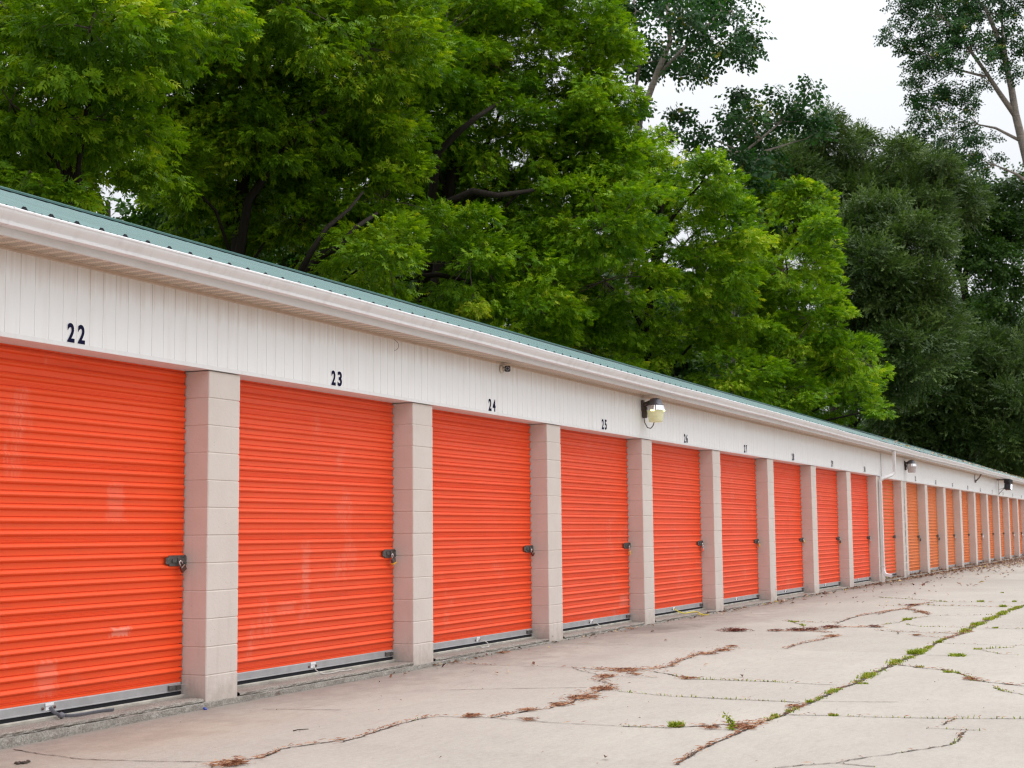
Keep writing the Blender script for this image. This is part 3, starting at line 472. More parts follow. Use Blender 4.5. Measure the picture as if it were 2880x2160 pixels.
for i, (x, y, r, h, n) in enumerate(TF):
    it = [(x + float(np.clip(rng.normal(0, r * .4), -r * .7, r * .7)), y + float(np.clip(rng.normal(0, r * .36), -r * .6, r * .6)), h * rng.uniform(.10, .42) * (.6 + .4 * rng.random()), rng.random() * (.9 if i in (0, 1, 11) else 1)) for _ in range(n)]
    grass_obj('weed_tuft', it, tl[i], 'weed', lean=.9, base=(x, y, gz(x)), group='weed tufts in the pavement cracks')
# tall leggy weed
wx, wy = WEED[0]; t0 = empty('leggy_weed', (wx, wy, gz(wx)), 'tall leggy weed leaning over the rusty corner of the joints', 'weed')
mb = MB(); st = [(0, 0, 0), (.015, .015, .022), (.03, .02, .045), (.045, .04, .07), (.04, .06, .09)]
mb.tube(st, .004, .002, 6); mb.build('stem', M['twig'], t0)
v = []; f = []; t = []
for k in range(110):
    s = rng.random(); i = min(3, int(s * 4)); p = np.array(st[i]) + (np.array(st[i + 1]) - np.array(st[i])) * (s * 4 - i) + rng.normal(0, .009, 3) * (1, 1, .6)
    d = rng.normal(0, 1, 3); d /= np.linalg.norm(d); s_ = np.cross(d, rng.normal(0, 1, 3)); s_ /= np.linalg.norm(s_); l = rng.uniform(.012, .03); n = len(v)
    v += [p, p + d * l * .5 + s_ * l * .25, p + d * l, p + d * l * .5 - s_ * l * .25]; f.append((n, n + 1, n + 2, n + 3)); t.append(rng.random() * .8)
attr_mesh('leaves', np.array(v, np.float32), np.array(f, np.int32), np.array(t, np.float32), M['grass'], t0)

# fallen leaves: thick along the far doors, scattered elsewhere
lv = []
for _ in range(8200):
    x = 26 + 40 * rng.random() ** .8; k = (x - 26) / 40
    y = .16 - abs(rng.normal(0, .2 + 1.5 * k)) if rng.random() < .8 else rng.uniform(-2.2, 0)
    if y < -.25 and rng.random() > .08 + .8 * k: continue
    lv.append((x, y, rng.uniform(.025, .052)))
for _ in range(260): lv.append((rng.uniform(2, 27), -abs(rng.normal(0, .10)) - .01, rng.uniform(.012, .03)))
for cx, n in ((12.6, 20), (15.8, 26), (18.9, 34), (22, 50), (24.2, 70), (25.6, 60)):
    for _ in range(n): lv.append((cx + rng.normal(0, .5), -abs(rng.normal(0, .14)) - .02, rng.uniform(.018, .05)))
for p in LS: lv.append((p[0], p[1], .075))
for p in LS2: lv.append((p[0], p[1], .028))
for _ in range(80): lv.append((rng.uniform(14, 36), rng.uniform(-2.4, -.2), rng.uniform(.02, .05)))
for _ in range(240): lv.append((rng.uniform(-3, 14), rng.uniform(-5.5, -.1), rng.uniform(.004, .010)))
v = []; f = []; t = []
def litter_leaf(x, y, z, r):
    a = rng.uniform(0, 6.28); u = np.array((math.cos(a), math.sin(a), rng.normal(0, .25))); s = np.array((-math.sin(a), math.cos(a), rng.normal(0, .3))); n = len(v); p = np.array((x, y, z))
    lift = rng.uniform(.1, .6) * r
    v.extend([p - u * r, p + s * r * .55 + (0, 0, lift), p + u * r, p - s * r * .55 + (0, 0, lift)]); f.append((n, n + 1, n + 2, n + 3)); t.append(rng.random())
def litter_z(x, y): return .05 if y > .0 else gz(x) + .006
for (x, y, r) in lv: litter_leaf(x, y, litter_z(x, y) + r * .3, r)
tag(attr_mesh('fallen_leaves', np.array(v, np.float32), np.array(f, np.int32), np.array(t, np.float32), M['litter']), 'brown fallen leaves drifted along the foot of the far doors', kind='stuff')
v = []; f = []; t = []
for _ in range(170):
    x = rng.uniform(27, 64); yy = -.28 + abs(rng.normal(0, .5)); litter_leaf(x, yy, 3.19 + (yy + .30) * .345 + .025, rng.uniform(.03, .07)); t[-1] = .72 + .28 * rng.random()
tag(attr_mesh('roof_leaves', np.array(v, np.float32), np.array(f, np.int32), np.array(t, np.float32), M['litter']), 'pale yellow leaves lying on the far end of the roof', kind='stuff')

# small litter
mb = MB(); mb.lathe([(.014, 0), (.016, .002), (.016, .010), (.013, .013)], 0, 0, 12)
o = mb.build('bottle_cap', simple('blue_plastic', (.03, .06, .35), .35), None, True, (0, 0, 0)); o.location = (PT['cap'][0] - .01, -.045, gz(0) + .001); o.rotation_euler = (.5, 0, .3)
tag(o, 'blue plastic cap lying at the foot of the first block pillar', 'bottle cap')
mb = MB(); mb.tube([(-.06, 0, .004), (-.02, .006, .007), (.03, -.003, .006), (.06, .004, .004)], .0035, .002, 6)
o = mb.build('twig', M['bark_dark'], None, True); o.location = (PT['twig'][0], PT['twig'][1], gz(PT['twig'][0])); o.rotation_euler = (0, 0, -.4)
tag(o, 'short dark twig lying on the bare concrete below door 23', 'twig')
mb = MB()
for k in range(14): mb.lathe([(.001, 0), (.012 * rng.uniform(.4, 1.3), .003), (.009, .010), (.001, .014)], rng.normal(0, .016), rng.normal(0, .011), 7)
o = mb.build('mud_lump', simple('dark_mud', (.07, .05, .04), .9), None, True); o.location = (PT['lump'][0], PT['lump'][1], gz(-2.4)); tag(o, 'crumbled lump of dark mud on the concrete at lower left', 'mud')
# ------------------------------------------------------------------ the two joined storage buildings
S, PW, H = 3.133, .392, 2.438
BX = [28.499 + 3.1915 * k for k in range(12)]            # left edges of the far block's pillars
XL, XJ, XE = -6.70, 25.456, 66.2
near = empty('storage_building', (XL, 0, 0), 'near storage building with red orange roll-up doors numbered 22 to 30', 'building')
far = empty('storage_building', (XJ, 0, 0), 'far storage building beyond the downspout, with lighter orange doors', 'building')
OFF = {near: XL, far: XJ}
def part(mb, name, mat, bld, smooth=False, fix=True):
    mb.v = [(p[0] - OFF[bld], p[1], p[2]) for p in mb.v]
    return mb.build(name, mat, bld, smooth, fix=fix)

def pillar_mb(w, seed):
    r = random.Random(seed); mb = MB(); rings = []; ch = .006
    n = 12; hh = H / n
    def ring(x0, x1, y0, y1, z): return [(x0 + ch, y0, z), (x1 - ch, y0, z), (x1, y0 + ch, z), (x1, y1, z), (x0, y1, z), (x0, y0 + ch, z)]
    rings.append(ring(.002, w - .002, .002, .45, -.12))
    for i in range(n):
        j = [r.uniform(-.0012, .0012) for _ in range(3)]
        z0, z1 = i * hh + r.uniform(-.001, .001), (i + 1) * hh
        rings.append(ring(.0045, w - .0045, .0045, .45, z0 + .0018)); 
        rings.append(ring(j[0], w + j[1], j[2], .45, z0 + .0065)); rings.append(ring(j[0], w + j[1], j[2], .45, z1 - .0065)); rings.append(ring(.0045, w - .0045, .0045, .45, z1 - .0018))
    vs = [p for q in rings for p in q]; fs = []
    for i in range(len(rings) - 1):
        for a in range(6):
            b_ = (a + 1) % 6; fs.append((i * 6 + a, i * 6 + b_, i * 6 + 6 + b_, i * 6 + 6 + a))
    fs.append(tuple(range(len(vs) - 6, len(vs)))); mb.add(vs, fs); return mb
protos = [pillar_mb(PW, s).build('pillar', M['block'], near) for s in range(3)]
pillars = []
for i in range(-1, 10):
    o = protos[i % 3] if i in (0, 1, 2) else protos[i % 3].copy()
    if i not in (0, 1, 2): C.objects.link(o)
    o.location = (i * S - XL, 0, 0)
b0 = pillar_mb(.236, 9).build('pillar', M['block'], far); b0.location = (25.462 - XJ, 0, -.001)
for k, x in enumerate(BX):
    o = protos[k % 3].copy(); C.objects.link(o); o.parent = far; o.location = (x - XJ, 0, -.012)

# ---- roll-up door: one curtain with its bottom bar, side rails, latch, pull plate and slide bolt
PITCH = .0832
def door_proto(bld, w, mat):
    rows = []; z0, z1 = .156, 2.47
    zb = .641 - 6 * PITCH; k = -6
    prof = []
    while zb < z1:
        seam = (k - 0) % 6 == 0
        P = [(0, .0010), (.0018, -.0050), (.0055, -.0125), (.0100, -.0168), (.0160, -.0185), (.0235, -.0160), (.0305, -.0105), (.0362, -.0040), (.0385, .0065), (.0432, .0070), (.0450, 0)]
        P += [(.050, 0), (.0515, -.0022), (.053, 0), (.0585, 0), (.060, -.0026), (.0618, 0), (.067, 0), (.0685, -.0022), (.070, 0), (.0815, 0)] if seam else [(.0815, 0)]
        prof += [(zb + a, b_) for a, b_ in P]; zb += PITCH; k += 1
    prof = [p for p in prof if z0 <= p[0] <= z1]
    prof = [(z0, -.002), (z0 + .012, -.002), (z0 + .013, .0)] + [p for p in prof if p[0] > z0 + .02]
    ed = .009
    cols = [(ed, 0), (ed + .005, .70), (ed + .012, .95), (ed + .03, 1)] + [(ed + .03 + (w - 2 * ed - .06) * i / 9, 1) for i in range(1, 9)] + [(w - ed - .03, 1), (w - ed - .012, .95), (w - ed - .005, .70), (w - ed, 0)]
    r = random.Random(int(w * 1000)); mb = MB(); cw = [r.uniform(-.0025, .0025) for _ in cols]
    for z, d in prof:
        rows.append([(x, .212 + (d * q if d < 0 else d) + c_ * math.sin(z * 2.1 + i), z) for i, ((x, q), c_) in enumerate(zip(cols, cw))])
    mb.strip(rows)
    me_o = mb.build('roller_door', mat, bld, True, fix=False)
    import bmesh
    bm = bmesh.new(); bm.from_mesh(me_o.data); bmesh.ops.recalc_face_normals(bm, faces=bm.faces)
    if sum(f.normal.y for f in bm.faces) > 0: bmesh.ops.reverse_faces(bm, faces=bm.faces)
    for e in bm.edges:
        if len(e.link_faces) == 2 and e.calc_face_angle() > .5: e.smooth = False
    bm.to_mesh(me_o.data); bm.free()
    mb = MB(); mb.prism([(.196, .094), (.190, .094), (.190, .099), (.199, .101), (.199, .150), (.203, .1555), (.212, .1555), (.212, .094)], 'x', .034, w - .034)
    mb.build('bottom_bar', M['galv'], me_o)
    mb = MB(); mb.box(.036, w - .036, .2005, .215, .066, .0936); mb.build('rubber_seal', M['closure_and_gap'], me_o)
    for a, b_ in ((.001, .032), (w - .032, w - .001)):
        mb = MB(); mb.box(a, b_, .219, .240, .044, 2.44)
        mb.build('side_rail', M['dark'], me_o)
    # latch plate at the right edge
    x = w
    mb = MB(); mb.prism([(x - .235, 1.014), (x - .198, 1.012), (x - .195, .998), (x - .006, .998), (x - .006, 1.076), (x - .20, 1.076), (x - .204, 1.061), (x - .235, 1.060)], 'y', .189, .1965)
    mb.box(x - .170, x - .03, .1775, .1888, 1.022, 1.052, .002); mb.box(x - .12, x - .100, .166, .1773, 1.016, 1.060, .002); mb.tube([(x - .222, .190, 1.037), (x - .222, .186, 1.037)], .006, .005, 10)
    mb.box(x - .028, x - .008, .18, .1886, 1.004, 1.070, .002)
    mb.build('latch', M['plate'], me_o)
    # pull plate in the middle of the bottom bar
    c = w / 2 - .03
    mb = MB(); mb.box(c - .038, c + .038, .1885, .1925, .134, .152, .001); mb.box(c - .03, c + .03, .1935, .1985, .104, .1338, .001); mb.build('pull_plate', M['white'], me_o)
    for s in (-.055, .055): mb = MB(); mb.lathe([(.010, 0), (.010, .006), (.006, .009)], 0, 0, 8, Matrix.Translation((c + s, .1985, .120)) @ Matrix.Rotation(R(90), 4, 'X')); mb.build('bolt', M['bronze'], me_o)
    mb = MB(); mb.box(x - .185, x - .115, .180, .1985, .108, .140, .002); mb.box(x - .10, x - .05, .184, .1985, .104, .136, .002); mb.build('bolt_housing', M['plate'], me_o)
    mb = MB(); mb.prism([(x - .18, .187), (x - .10, .180), (x - .085, .10), (x - .078, .10), (x - .085, .187), (x - .10, .1995), (x - .18, .1995)], 'z', .1405, .1445); mb.build('slide_bolt', M['galv'], me_o)
    return me_o
d0 = door_proto(near, S - PW, M['door_red'])
for i in range(-2, 9):
    o = d0 if i == 0 else copy_tree(d0, near); o.location = (i * S + PW - XL, 0, 0)
d1 = door_proto(far, 3.1915 - PW, M['door_orange'])
for k in range(12):
    o = d1 if k == 1 else copy_tree(d1, far); o.location = ((BX[k - 1] + PW if k else 25.6985) - XJ, 0, -.02)

# ---- numbers
FONT = {}
def digit(ch):
    if ch in FONT: return FONT[ch]
    cu = bpy.data.curves.new('digit', 'FONT'); cu.body = ch; cu.offset = .020 if ch == '6' else .032; cu.extrude = 0; cu.fill_mode = 'FRONT'
    ob = bpy.data.objects.new('digit_tmp', cu); C.objects.link(ob); bpy.context.view_layer.update()
    me = bpy.data.meshes.new_from_object(ob.evaluated_get(bpy.context.evaluated_depsgraph_get()))
    v = np.array([tuple(p.co) for p in me.vertices]); f = [tuple(p.vertices) for p in me.polygons]
    bpy.data.objects.remove(ob); lo, hi = v.min(0), v.max(0)
    v = (v - lo) / np.maximum(hi - lo, 1e-6); FONT[ch] = (v, f); return FONT[ch]
def number(text, cx, zc, bld):
    mb = MB(); w, h, gap = .068, .126, .031
    for i, ch in enumerate(text):
        v, f = digit(ch); ww = w * (.45 if ch == '1' else 1); x0 = cx - (w * len(text) + gap * (len(text) - 1)) / 2 + i * (w + gap) + (w - ww) / 2
        mb.add([(x0 + p[0] * ww, -.0188, zc - h / 2 + p[1] * h) for p in v], f)
    return mb
numbers = {near: [], far: []}
for n, x in ((21, -4.55), (22, -1.457), (23, 1.757), (24, 4.806), (25, 8.0), (26, 11.205), (27, 14.276), (28, 17.37), (29, 20.53), (30, 23.71)): numbers[near].append((str(n), x, 2.5375))
for n, x in ((32, 30.166), (33, 33.43), (34, 36.545), (35, 39.78), (36, 42.80), (37, 45.99), (38, 49.2), (39, 52.4), (40, 55.6), (41, 58.8)): numbers[far].append((str(n), x, 2.518))

# ---- header, soffit, fascia, gutter, roof and walls of each block
def envelope(bld, xa, xb, zh):
    g = .1277; k0 = math.ceil((xa - .079) / g); top = []
    xs_ = [xa]; ys_ = [-.015]
    x = .079 + k0 * g
    while x < xb - .012:
        if x > xa + .012: xs_ += [x - .004, x - .001, x + .001, x + .003]; ys_ += [-.015, -.0110, -.0110, -.0155]
        x += g
    xs_.append(xb); ys_.append(-.015)
    mb = MB(); mb.strip([[(a, b_, zh + .034) for a, b_ in zip(xs_, ys_)], [(a, b_, 2.9835) for a, b_ in zip(xs_, ys_)]])
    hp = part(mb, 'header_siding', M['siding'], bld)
    for txt, cx, zc in numbers[bld]:
        mbn = number(txt, cx, zc, bld); mbn.v = [(p[0] - OFF[bld], p[1], p[2]) for p in mbn.v]
        o = mbn.build('unit_number', M['ink'], hp)
    mb = MB(); mb.prism([(-.0175, zh + .004), (-.0175, zh + .0335), (-.012, zh + .0355), (0.0, zh + .0355), (0.02, zh + .013), (.245, zh + .013), (.245, zh + .004)], 'x', xa, xb); part(mb, 'header_trim', M['trim'], bld)
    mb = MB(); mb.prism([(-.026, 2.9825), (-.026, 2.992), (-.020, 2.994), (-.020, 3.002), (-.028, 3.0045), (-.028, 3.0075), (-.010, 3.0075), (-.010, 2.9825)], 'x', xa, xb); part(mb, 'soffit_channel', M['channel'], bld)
    mb = MB(); rows = [[], []]; x = xa
    pts = [(xa, 0)]; q = math.ceil((xa + .02) / g) * g
    while q < xb - .02: pts += [(q - .006, 0), (q - .002, .007), (q + .002, .007), (q + .006, 0)]; q += g
    pts.append((xb, 0))
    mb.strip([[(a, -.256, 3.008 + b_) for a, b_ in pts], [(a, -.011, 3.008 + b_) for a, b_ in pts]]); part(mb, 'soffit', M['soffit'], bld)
    mb = MB(); mb.prism([(-.2585, 3.003), (-.2585, 3.172), (-.2495, 3.172), (-.2495, 3.012), (-.240, 3.007), (-.240, 3.003)], 'x', xa, xb); part(mb, 'fascia', M['fascia'], bld)
    # K-style gutter: an open trough with a stepped front
    gp = [(-.260, 3.158), (-.260, 3.060), (-.264, 3.056), (-.335, 3.054), (-.3395, 3.056), (-.3405, 3.0735), (-.3385, 3.0765), (-.343, 3.083), (-.352, 3.093), (-.364, 3.107), (-.3735, 3.121), (-.377, 3.130), (-.3775, 3.1375), (-.3835, 3.1395), (-.3845, 3.1485), (-.380, 3.1535), (-.372, 3.153)]
    inn = [(y + .0035 if y < -.3 else y - .002, z + .003) for y, z in gp[::-1]]; inn = [(-.372, 3.1495), (-.3715, 3.138)] + [(-.371, 3.128), (-.358, 3.105), (-.337, 3.080), (-.336, 3.060), (-.2645, 3.060), (-.2625, 3.158)]
    step = 1.52; cuts = list(np.arange(xa, xb, step)) + [xb]; mb = MB(); r = random.Random(int(xa))
    poly = gp + inn; sag = lambda x: .004 * math.sin(x * .55) + .003 * math.sin(x * 1.7 + 1) - .030 * max(0, 1 - abs(x - 25.7) / 7.0) * .6 - (.006 if x > 27 else 0)
    rows_ = [[(x, y, z + (sag(x) if y < -.259 else 0)) for y, z in poly] + [(x, poly[0][0], poly[0][1])] for x in cuts]
    mb.strip(rows_)
    for ex in (0, -1): mb.add(rows_[ex][:-1], [tuple(range(len(poly)))])
    x = -2.416 + math.ceil((xa + 2.416) / .758) * .758
    while x < xb:
        z = sag(x); mb.box(x - .006, x + .006, -.3852, -.262, 3.1537 + z, 3.1565 + z); x += .758
    gut = part(mb, 'gutter', M['gutter'], bld)
    mb = MB(); q = xa + 4.3
    while q < xb - 1:
        z = sag(q); mb.strip([[(q - .02, y - .0015 if y < -.3 else y, zz + z - (.0015 if zz < 3.06 else 0)) for y, zz in gp[2:16]], [(q + .02, y - .0015 if y < -.3 else y, zz + z - (.0015 if zz < 3.06 else 0)) for y, zz in gp[2:16]]]); q += 6.1
    mb.v = [(p[0] - OFF[bld], p[1], p[2]) for p in mb.v]; mb.build('seam_strap', M['gutter'], gut)
    # ribbed roof sheet
    sl = .345; ye, yr = -.302, 3.10; ze = 3.172
    pr = []; p0 = .2300; k = math.ceil((xa + .64 + .12) / p0) if True else 0; pr.append((xa, 0)); x = -.64 + k * p0
    while x < xb - .13:
        pr += [(x - .034, 0), (x - .013, .021), (x + .013, .021), (x + .034, 0), (x + .072, 0), (x + .078, .007), (x + .088, .007), (x + .094, 0), (x + .136, 0), (x + .142, .007), (x + .152, .007), (x + .158, 0)]; x += p0
    pr.append((xb, 0))
    mb = MB(); mb.strip([[(a, y, ze + (y - ye) * sl + b_) for a, b_ in pr] for y in (ye, yr)] )
    yb = 6.52
    mb.strip([[(a, y, ze + (yr - ye) * sl - (y - yr) * sl + b_) for a, b_ in pr] for y in (yr + .0005, yb)])
    roof = part(mb, 'roof', M['roof'], bld)
    mb = MB(); ribs = [q for q, h in pr if h == .021][::2]
    for q in ribs: mb.prism([(q - .031, ze - .014), (q - .031, ze + .0005), (q - .0125, ze + .0185), (q + .0385, ze + .0185), (q + .057, ze + .0005), (q + .057, ze - .014)] if False else [(q - .020, ze - .0135), (q - .0195, ze - .0005), (q + .001, ze + .0192), (q + .025, ze + .0192), (q + .0455, ze - .0005), (q + .046, ze - .0135)], 'y', ye + .001, ye + .028)
    mb.box(xa, xb, ye + .004, ye + .03, ze - .0135, ze - .0025)
    mb.v = [(p[0] - OFF[bld], p[1], p[2]) for p in mb.v]; mb.build('closure_strip', M['closure_and_gap'], roof)
    zr = ze + (yr - ye) * sl
    mb = MB(); cap = [(yr - .20, zr - .20 * sl + .030), (yr - .20, zr - .20 * sl + .046), (yr - .02, zr + .042), (yr, zr + .050), (yr + .02, zr + .042), (yr + .20, zr - .20 * sl + .046), (yr + .20, zr - .20 * sl + .043), (yr, zr + .046), (yr - .197, zr - .197 * sl + .042), (yr - .197, zr - .197 * sl + .030)]
    q = xa
    while q < xb - .01:
        e = min(q + 3.05, xb); mb.prism([(y, z + (.0012 if int(q) % 2 else 0)) for y, z in cap], 'x', q, e - .002); q = e
    mb.v = [(p[0] - OFF[bld], p[1], p[2]) for p in mb.v]; mb.build('ridge_cap', M['roof'], roof)
    mb = MB(); mb.box(xa, xb, yr - .194, yr - .18, zr - .194 * sl - .005, zr - .194 * sl + .0285); mb.v = [(p[0] - OFF[bld], p[1], p[2]) for p in mb.v]; mb.build('ridge_gap_shadow', M['closure_and_gap'], roof)  # black strip paints in the shadow gap below the ridge cap
    # walls: back wall and gables behind the doors
    mb = MB(); mb.box(xa + .01, xb - .01, 6.05, 6.25, -.1, 3.12)
    for ex in ((xa + .005, xa + .2), (xb - .2, xb - .005)):
        mb.prism([(.46, -.1), (6.045, -.1), (6.045, 3.13), (3.1, 4.14), (.46, 3.20)], 'x', *ex)
    mb.box(xa + .21, xb - .21, .30, .44, zh + .02, 3.0)
    part(mb, 'wall', M['block'], bld)
envelope(near, XL, XJ - .002, 2.438)
envelope(far, XJ, XE, 2.410)
# dark caulked seam where the two headers meet, and a wiring chase on the far header
mb = MB(); mb.box(25.56, 25.60, -.021, -.0185, 2.44, 2.98); part(mb, 'seam_strip', simple('seam_grey', (.36, .32, .30), .6), far)
mb = MB(); mb.box(47.86, 47.98, -.024, -.0178, 2.45, 2.98); part(mb, 'cover_strip', simple('chase_grey', (.30, .255, .24), .6), far)

# ---- foundation: crumbling two-course kerb under the doors
def foundation(bld, xa, xb, doors):
    mb = MB(); r = np.random.default_rng(int(abs(xa) * 10)); x = xa; xs_ = []
    while x < xb: xs_.append(x); x += .022 if x < 9 else (.05 if x < 20 else .2)
    xs_.append(xb); n = len(xs_); j = lambda s: np.convolve(r.normal(0, s, n), np.ones(3) / 1.7, 'same')
    X = np.array(xs_); chip = np.clip(np.convolve(r.normal(0, 1, n), np.ones(9) / 4, 'same') - .7, 0, 1.2)
    j1, j2, j3, j4, j5 = j(.0030), j(.0030), j(.0035), j(.0022), j(.0026)
    def row(y, z): return [(a, b_, c_) for a, b_, c_ in zip(X, y, z)]
    lo = [row(-.019 + j1 * .5, 0 * X - .14), row(-.019 + j1, np.interp(X, [-8, 0, 3, 6, 10], [-.035, -.02, -.02, .0, .0])), row(-.016 + j2, .010 + j4 * .6), row(-.004 + j3, .015 + j5 * .5), row(.03 + 0 * X, .016 + 0 * X)]
    mb.strip(lo)
    lower = part(mb, 'kerb', M['kerb'], bld)
    mb = MB()
    for a, b_ in doors:
        m_ = (X > a + .012) & (X < b_ - .012); xx = X[m_]
        if len(xx) < 3: continue
        # broken into short slabs by random vertical cracks
        rows = [[(q, .028, .017) for q in xx], [(q, -.003 + jj * .7 + cc * .012, .0175) for q, jj, cc in zip(xx, j2[m_], chip[m_])], [(q, -.008 + jj + cc * .018, .024 + .3 * kk) for q, jj, cc, kk in zip(xx, j3[m_], chip[m_], j4[m_])], [(q, -.007 + jj + cc * .022, .036 + .5 * kk - cc * .006) for q, jj, cc, kk in zip(xx, j1[m_], chip[m_], j5[m_])],
                [(q, .004 + jj + cc * .024, .0425 + kk * .3) for q, jj, cc, kk in zip(xx, j3[m_], chip[m_], j5[m_])], [(q, .04, .044) for q in xx], [(q, .198, .044) for q in xx]]
        mb.strip(rows)
    mb.v = [(p[0] - OFF[bld], p[1], p[2]) for p in mb.v]; mb.build('kerb_slab', M['kerb'], lower)
    mb = MB()
    for a, b_ in doors: mb.prism([(.188, .0), (.186, .058), (.195, .0655), (.45, .0655), (.45, .0)], 'x', a + .002, b_ - .002)
    part(mb, 'door_sill', M['sill'], bld)
foundation(near, XL + .001, XJ - .001, [(i * S + PW, i * S + S) for i in range(-2, 8)] + [(8 * S + PW, 9 * S)])
foundation(far, XJ + .001, XE, [(25.70, BX[0])] + [(BX[k] + PW, BX[k + 1]) for k in range(11)])

# ---- downspout at the joint
ds = MB(); zt = 3.04
pth = [(25.72, -.30, zt), (25.72, -.30, 2.60), (25.71, -.285, 2.52), (25.66, -.24, 2.47), (25.40, -.12, 2.40), (25.30, -.06, 2.36), (25.262, -.052, 2.29), (25.262, -.052, .36)]
def rect_tube(mb, pts, wx, wy):
    rows = []
    for i, p in enumerate(pts):
        p = Vector(p); d = (Vector(pts[min(i + 1, len(pts) - 1)]) - Vector(pts[max(i - 1, 0)])).normalized()
        a = Vector((1, 0, 0)); a = (a - d * a.dot(d)); a = a.normalized() if a.length > .1 else Vector((0, 0, 1)); b_ = d.cross(a).normalized()
        rows.append([p + a * sx_ * wx + b_ * sy_ * wy for sx_, sy_ in ((-1, -.8), (-.8, -1), (-.3, -1), (-.2, -.86), (.2, -.86), (.3, -1), (.8, -1), (1, -.8), (1, .8), (.8, 1), (-.8, 1), (-1, .8), (-1, -.8))])
    mb.strip(rows)
rect_tube(ds, pth, .042, .032); dsp = part(ds, 'downspout', M['fascia'], near)
mb = MB()
for p, q in (((25.72, -.30, 2.66), (25.72, -.30, 2.58)), ((25.262, -.052, 2.24), (25.262, -.052, 2.16))): rect_tube(mb, [p, q], .045, .035)
mb.box(25.21, 25.315, -.086, -.001, .372, .392); mb.v = [(p[0] - XL, p[1], p[2]) for p in mb.v]; mb.build('band', M['fascia'], dsp)
mb = MB(); rect_tube(mb, [(25.262, -.054, .355), (25.262, -.056, .28), (25.262, -.075, .22), (25.262, -.12, .185), (25.262, -.24, .165)], .046, .036); mb.v = [(p[0] - XL, p[1], p[2]) for p in mb.v]; mb.build('outlet_elbow', M['white'], dsp)

# ------------------------------------------------------------------ padlocks
def padlock(loc, ang, body, shackle, size, label, kind=0, yaw=0):
    t = empty('padlock', loc, label, 'padlock', 'padlocks hanging on the door latches'); t.rotation_euler = (0, R(ang), R(yaw))
    s = size; hs = .036 * s * (1.55 if kind == 1 else 1); mb = MB()
    pts = [(-.011 * s, 0, -hs)] + [(-.011 * s * math.cos(a), 0, -.011 * s + .011 * s * math.sin(a)) for a in np.linspace(0, math.pi, 9)] + [(.011 * s, 0, -hs)]
    mb.tube(pts, .0036 * s, .0036 * s, 8); mb.build('shackle', M[shackle], t, True)
    mb = MB(); w = .021 * s; h = (.034 if kind != 2 else .03) * s
    if kind == 3:
        mb.lathe([(.002, -.011 * s), (.03 * s, -.010 * s), (.034 * s, -.004), (.034 * s, .004), (.03 * s, .010 * s), (.002, .011 * s)], 0, 0, 20, Matrix.Translation((0, 0, -hs - .02 * s)) @ Matrix.Rotation(R(90), 4, 'X'))
    else: mb.box(-w, w, -.010 * s, .010 * s, -hs - h, -hs + .002, .003 * s)
    mb.build('body', M[body], t)
    if kind == 4:
        mb = MB(); mb.box(-w - .0015, w + .0015, -.0115 * s, .0115 * s, -hs - h - .002, -hs - h + .009 * s, .002); mb.build('band', M['yellowplastic'], t)
    return t
dr = lambda i: i * S       # right edge of the near doors, 22 -> 0
LK = [(0, -34, 'bronze', 'silver', 1.25, 'worn bronze padlock, tilted, on the latch of the nearest door', 0), (1, -17, 'plate', 'silver', 1.35, 'steel padlock with a yellow base on the second latch', 4), (2, -38, 'bronze', 'silver', 1.2, 'dull dark padlock tucked against the third latch, under number 24', 0),
      (3, -8, 'brass', 'silver', 1.3, 'brass padlock with a long shackle below number 25', 1), (4, -32, 'silver', 'silver', 1.7, 'bright silver padlock swung sideways below number 26', 0), (5, -25, 'brass', 'silver', 1.4, 'slim brass padlock below number 27', 0),
      (6, -60, 'brass', 'silver', 1.3, 'short brass padlock sticking out below number 28', 2), (7, -18, 'plate', 'silver', 1.5, 'black padlock with a brassy band below number 29', 4), (8, -25, 'silver', 'silver', 1.7, 'silver padlock on the last red orange door', 0)]
for i, a, bd, sh, sz, lb, kd in LK:
    x = dr(i) - .113
    padlock((x, .158, 1.034), a, bd, sh, sz, lb, kd)
for k, bd, kd, lb in ((0, 'silver', 0, 'silver padlock on the first lighter orange door, beside the downspout'), (1, 'plate', 0, 'dark padlock on the orange door under the unlit security lamp'), (2, 'plate', 0, 'dark padlock on the orange door marked 33'), (3, 'silver', 0, 'grey padlock on the orange door marked 34'),
                      (5, 'white', 3, 'round pale disc padlock on the orange door left of the floodlight'), (8, 'white', 3, 'round pale disc padlock on the orange door right of the floodlight'), (9, 'white', 3, 'farthest round pale disc padlock, at the end of the row')):
    x = BX[k] - .113; padlock((x, .158, 1.014), -20, bd, 'silver', 1.7, lb, kd)

# ------------------------------------------------------------------ pull ropes
def rope(name, pts, r, mat, label, cat='rope', flat=None, group=None, knot=None):
    P = [Vector(p) for p in pts]; out = []
    for i in range(len(P) - 1):       # Catmull-Rom
        p0, p1, p2, p3 = P[max(0, i - 1)], P[i], P[i + 1], P[min(len(P) - 1, i + 2)]
        for k in range(6):
            t = k / 6; out.append(.5 * ((2 * p1) + (p2 - p0) * t + (2 * p0 - 5 * p1 + 4 * p2 - p3) * t * t + (3 * p1 - p0 - 3 * p2 + p3) * t ** 3))
    out.append(P[-1]); b_ = P[0]; mb = MB(); mb.tube(out, r, r, 8, flat=flat)
    if knot: 
        for kx in knot: mb.lathe([(.001, -r * 1.9), (r * 1.7, -r), (r * 1.9, 0), (r * 1.7, r), (.001, r * 1.9)], P[kx].x, P[kx].y, 8); mb.v = mb.v[:-40] + [(p[0], p[1], p[2] + P[kx].z) for p in mb.v[-40:]]
    o = mb.build(name, mat, None, True, tuple(b_)); return tag(o, label, cat, group)
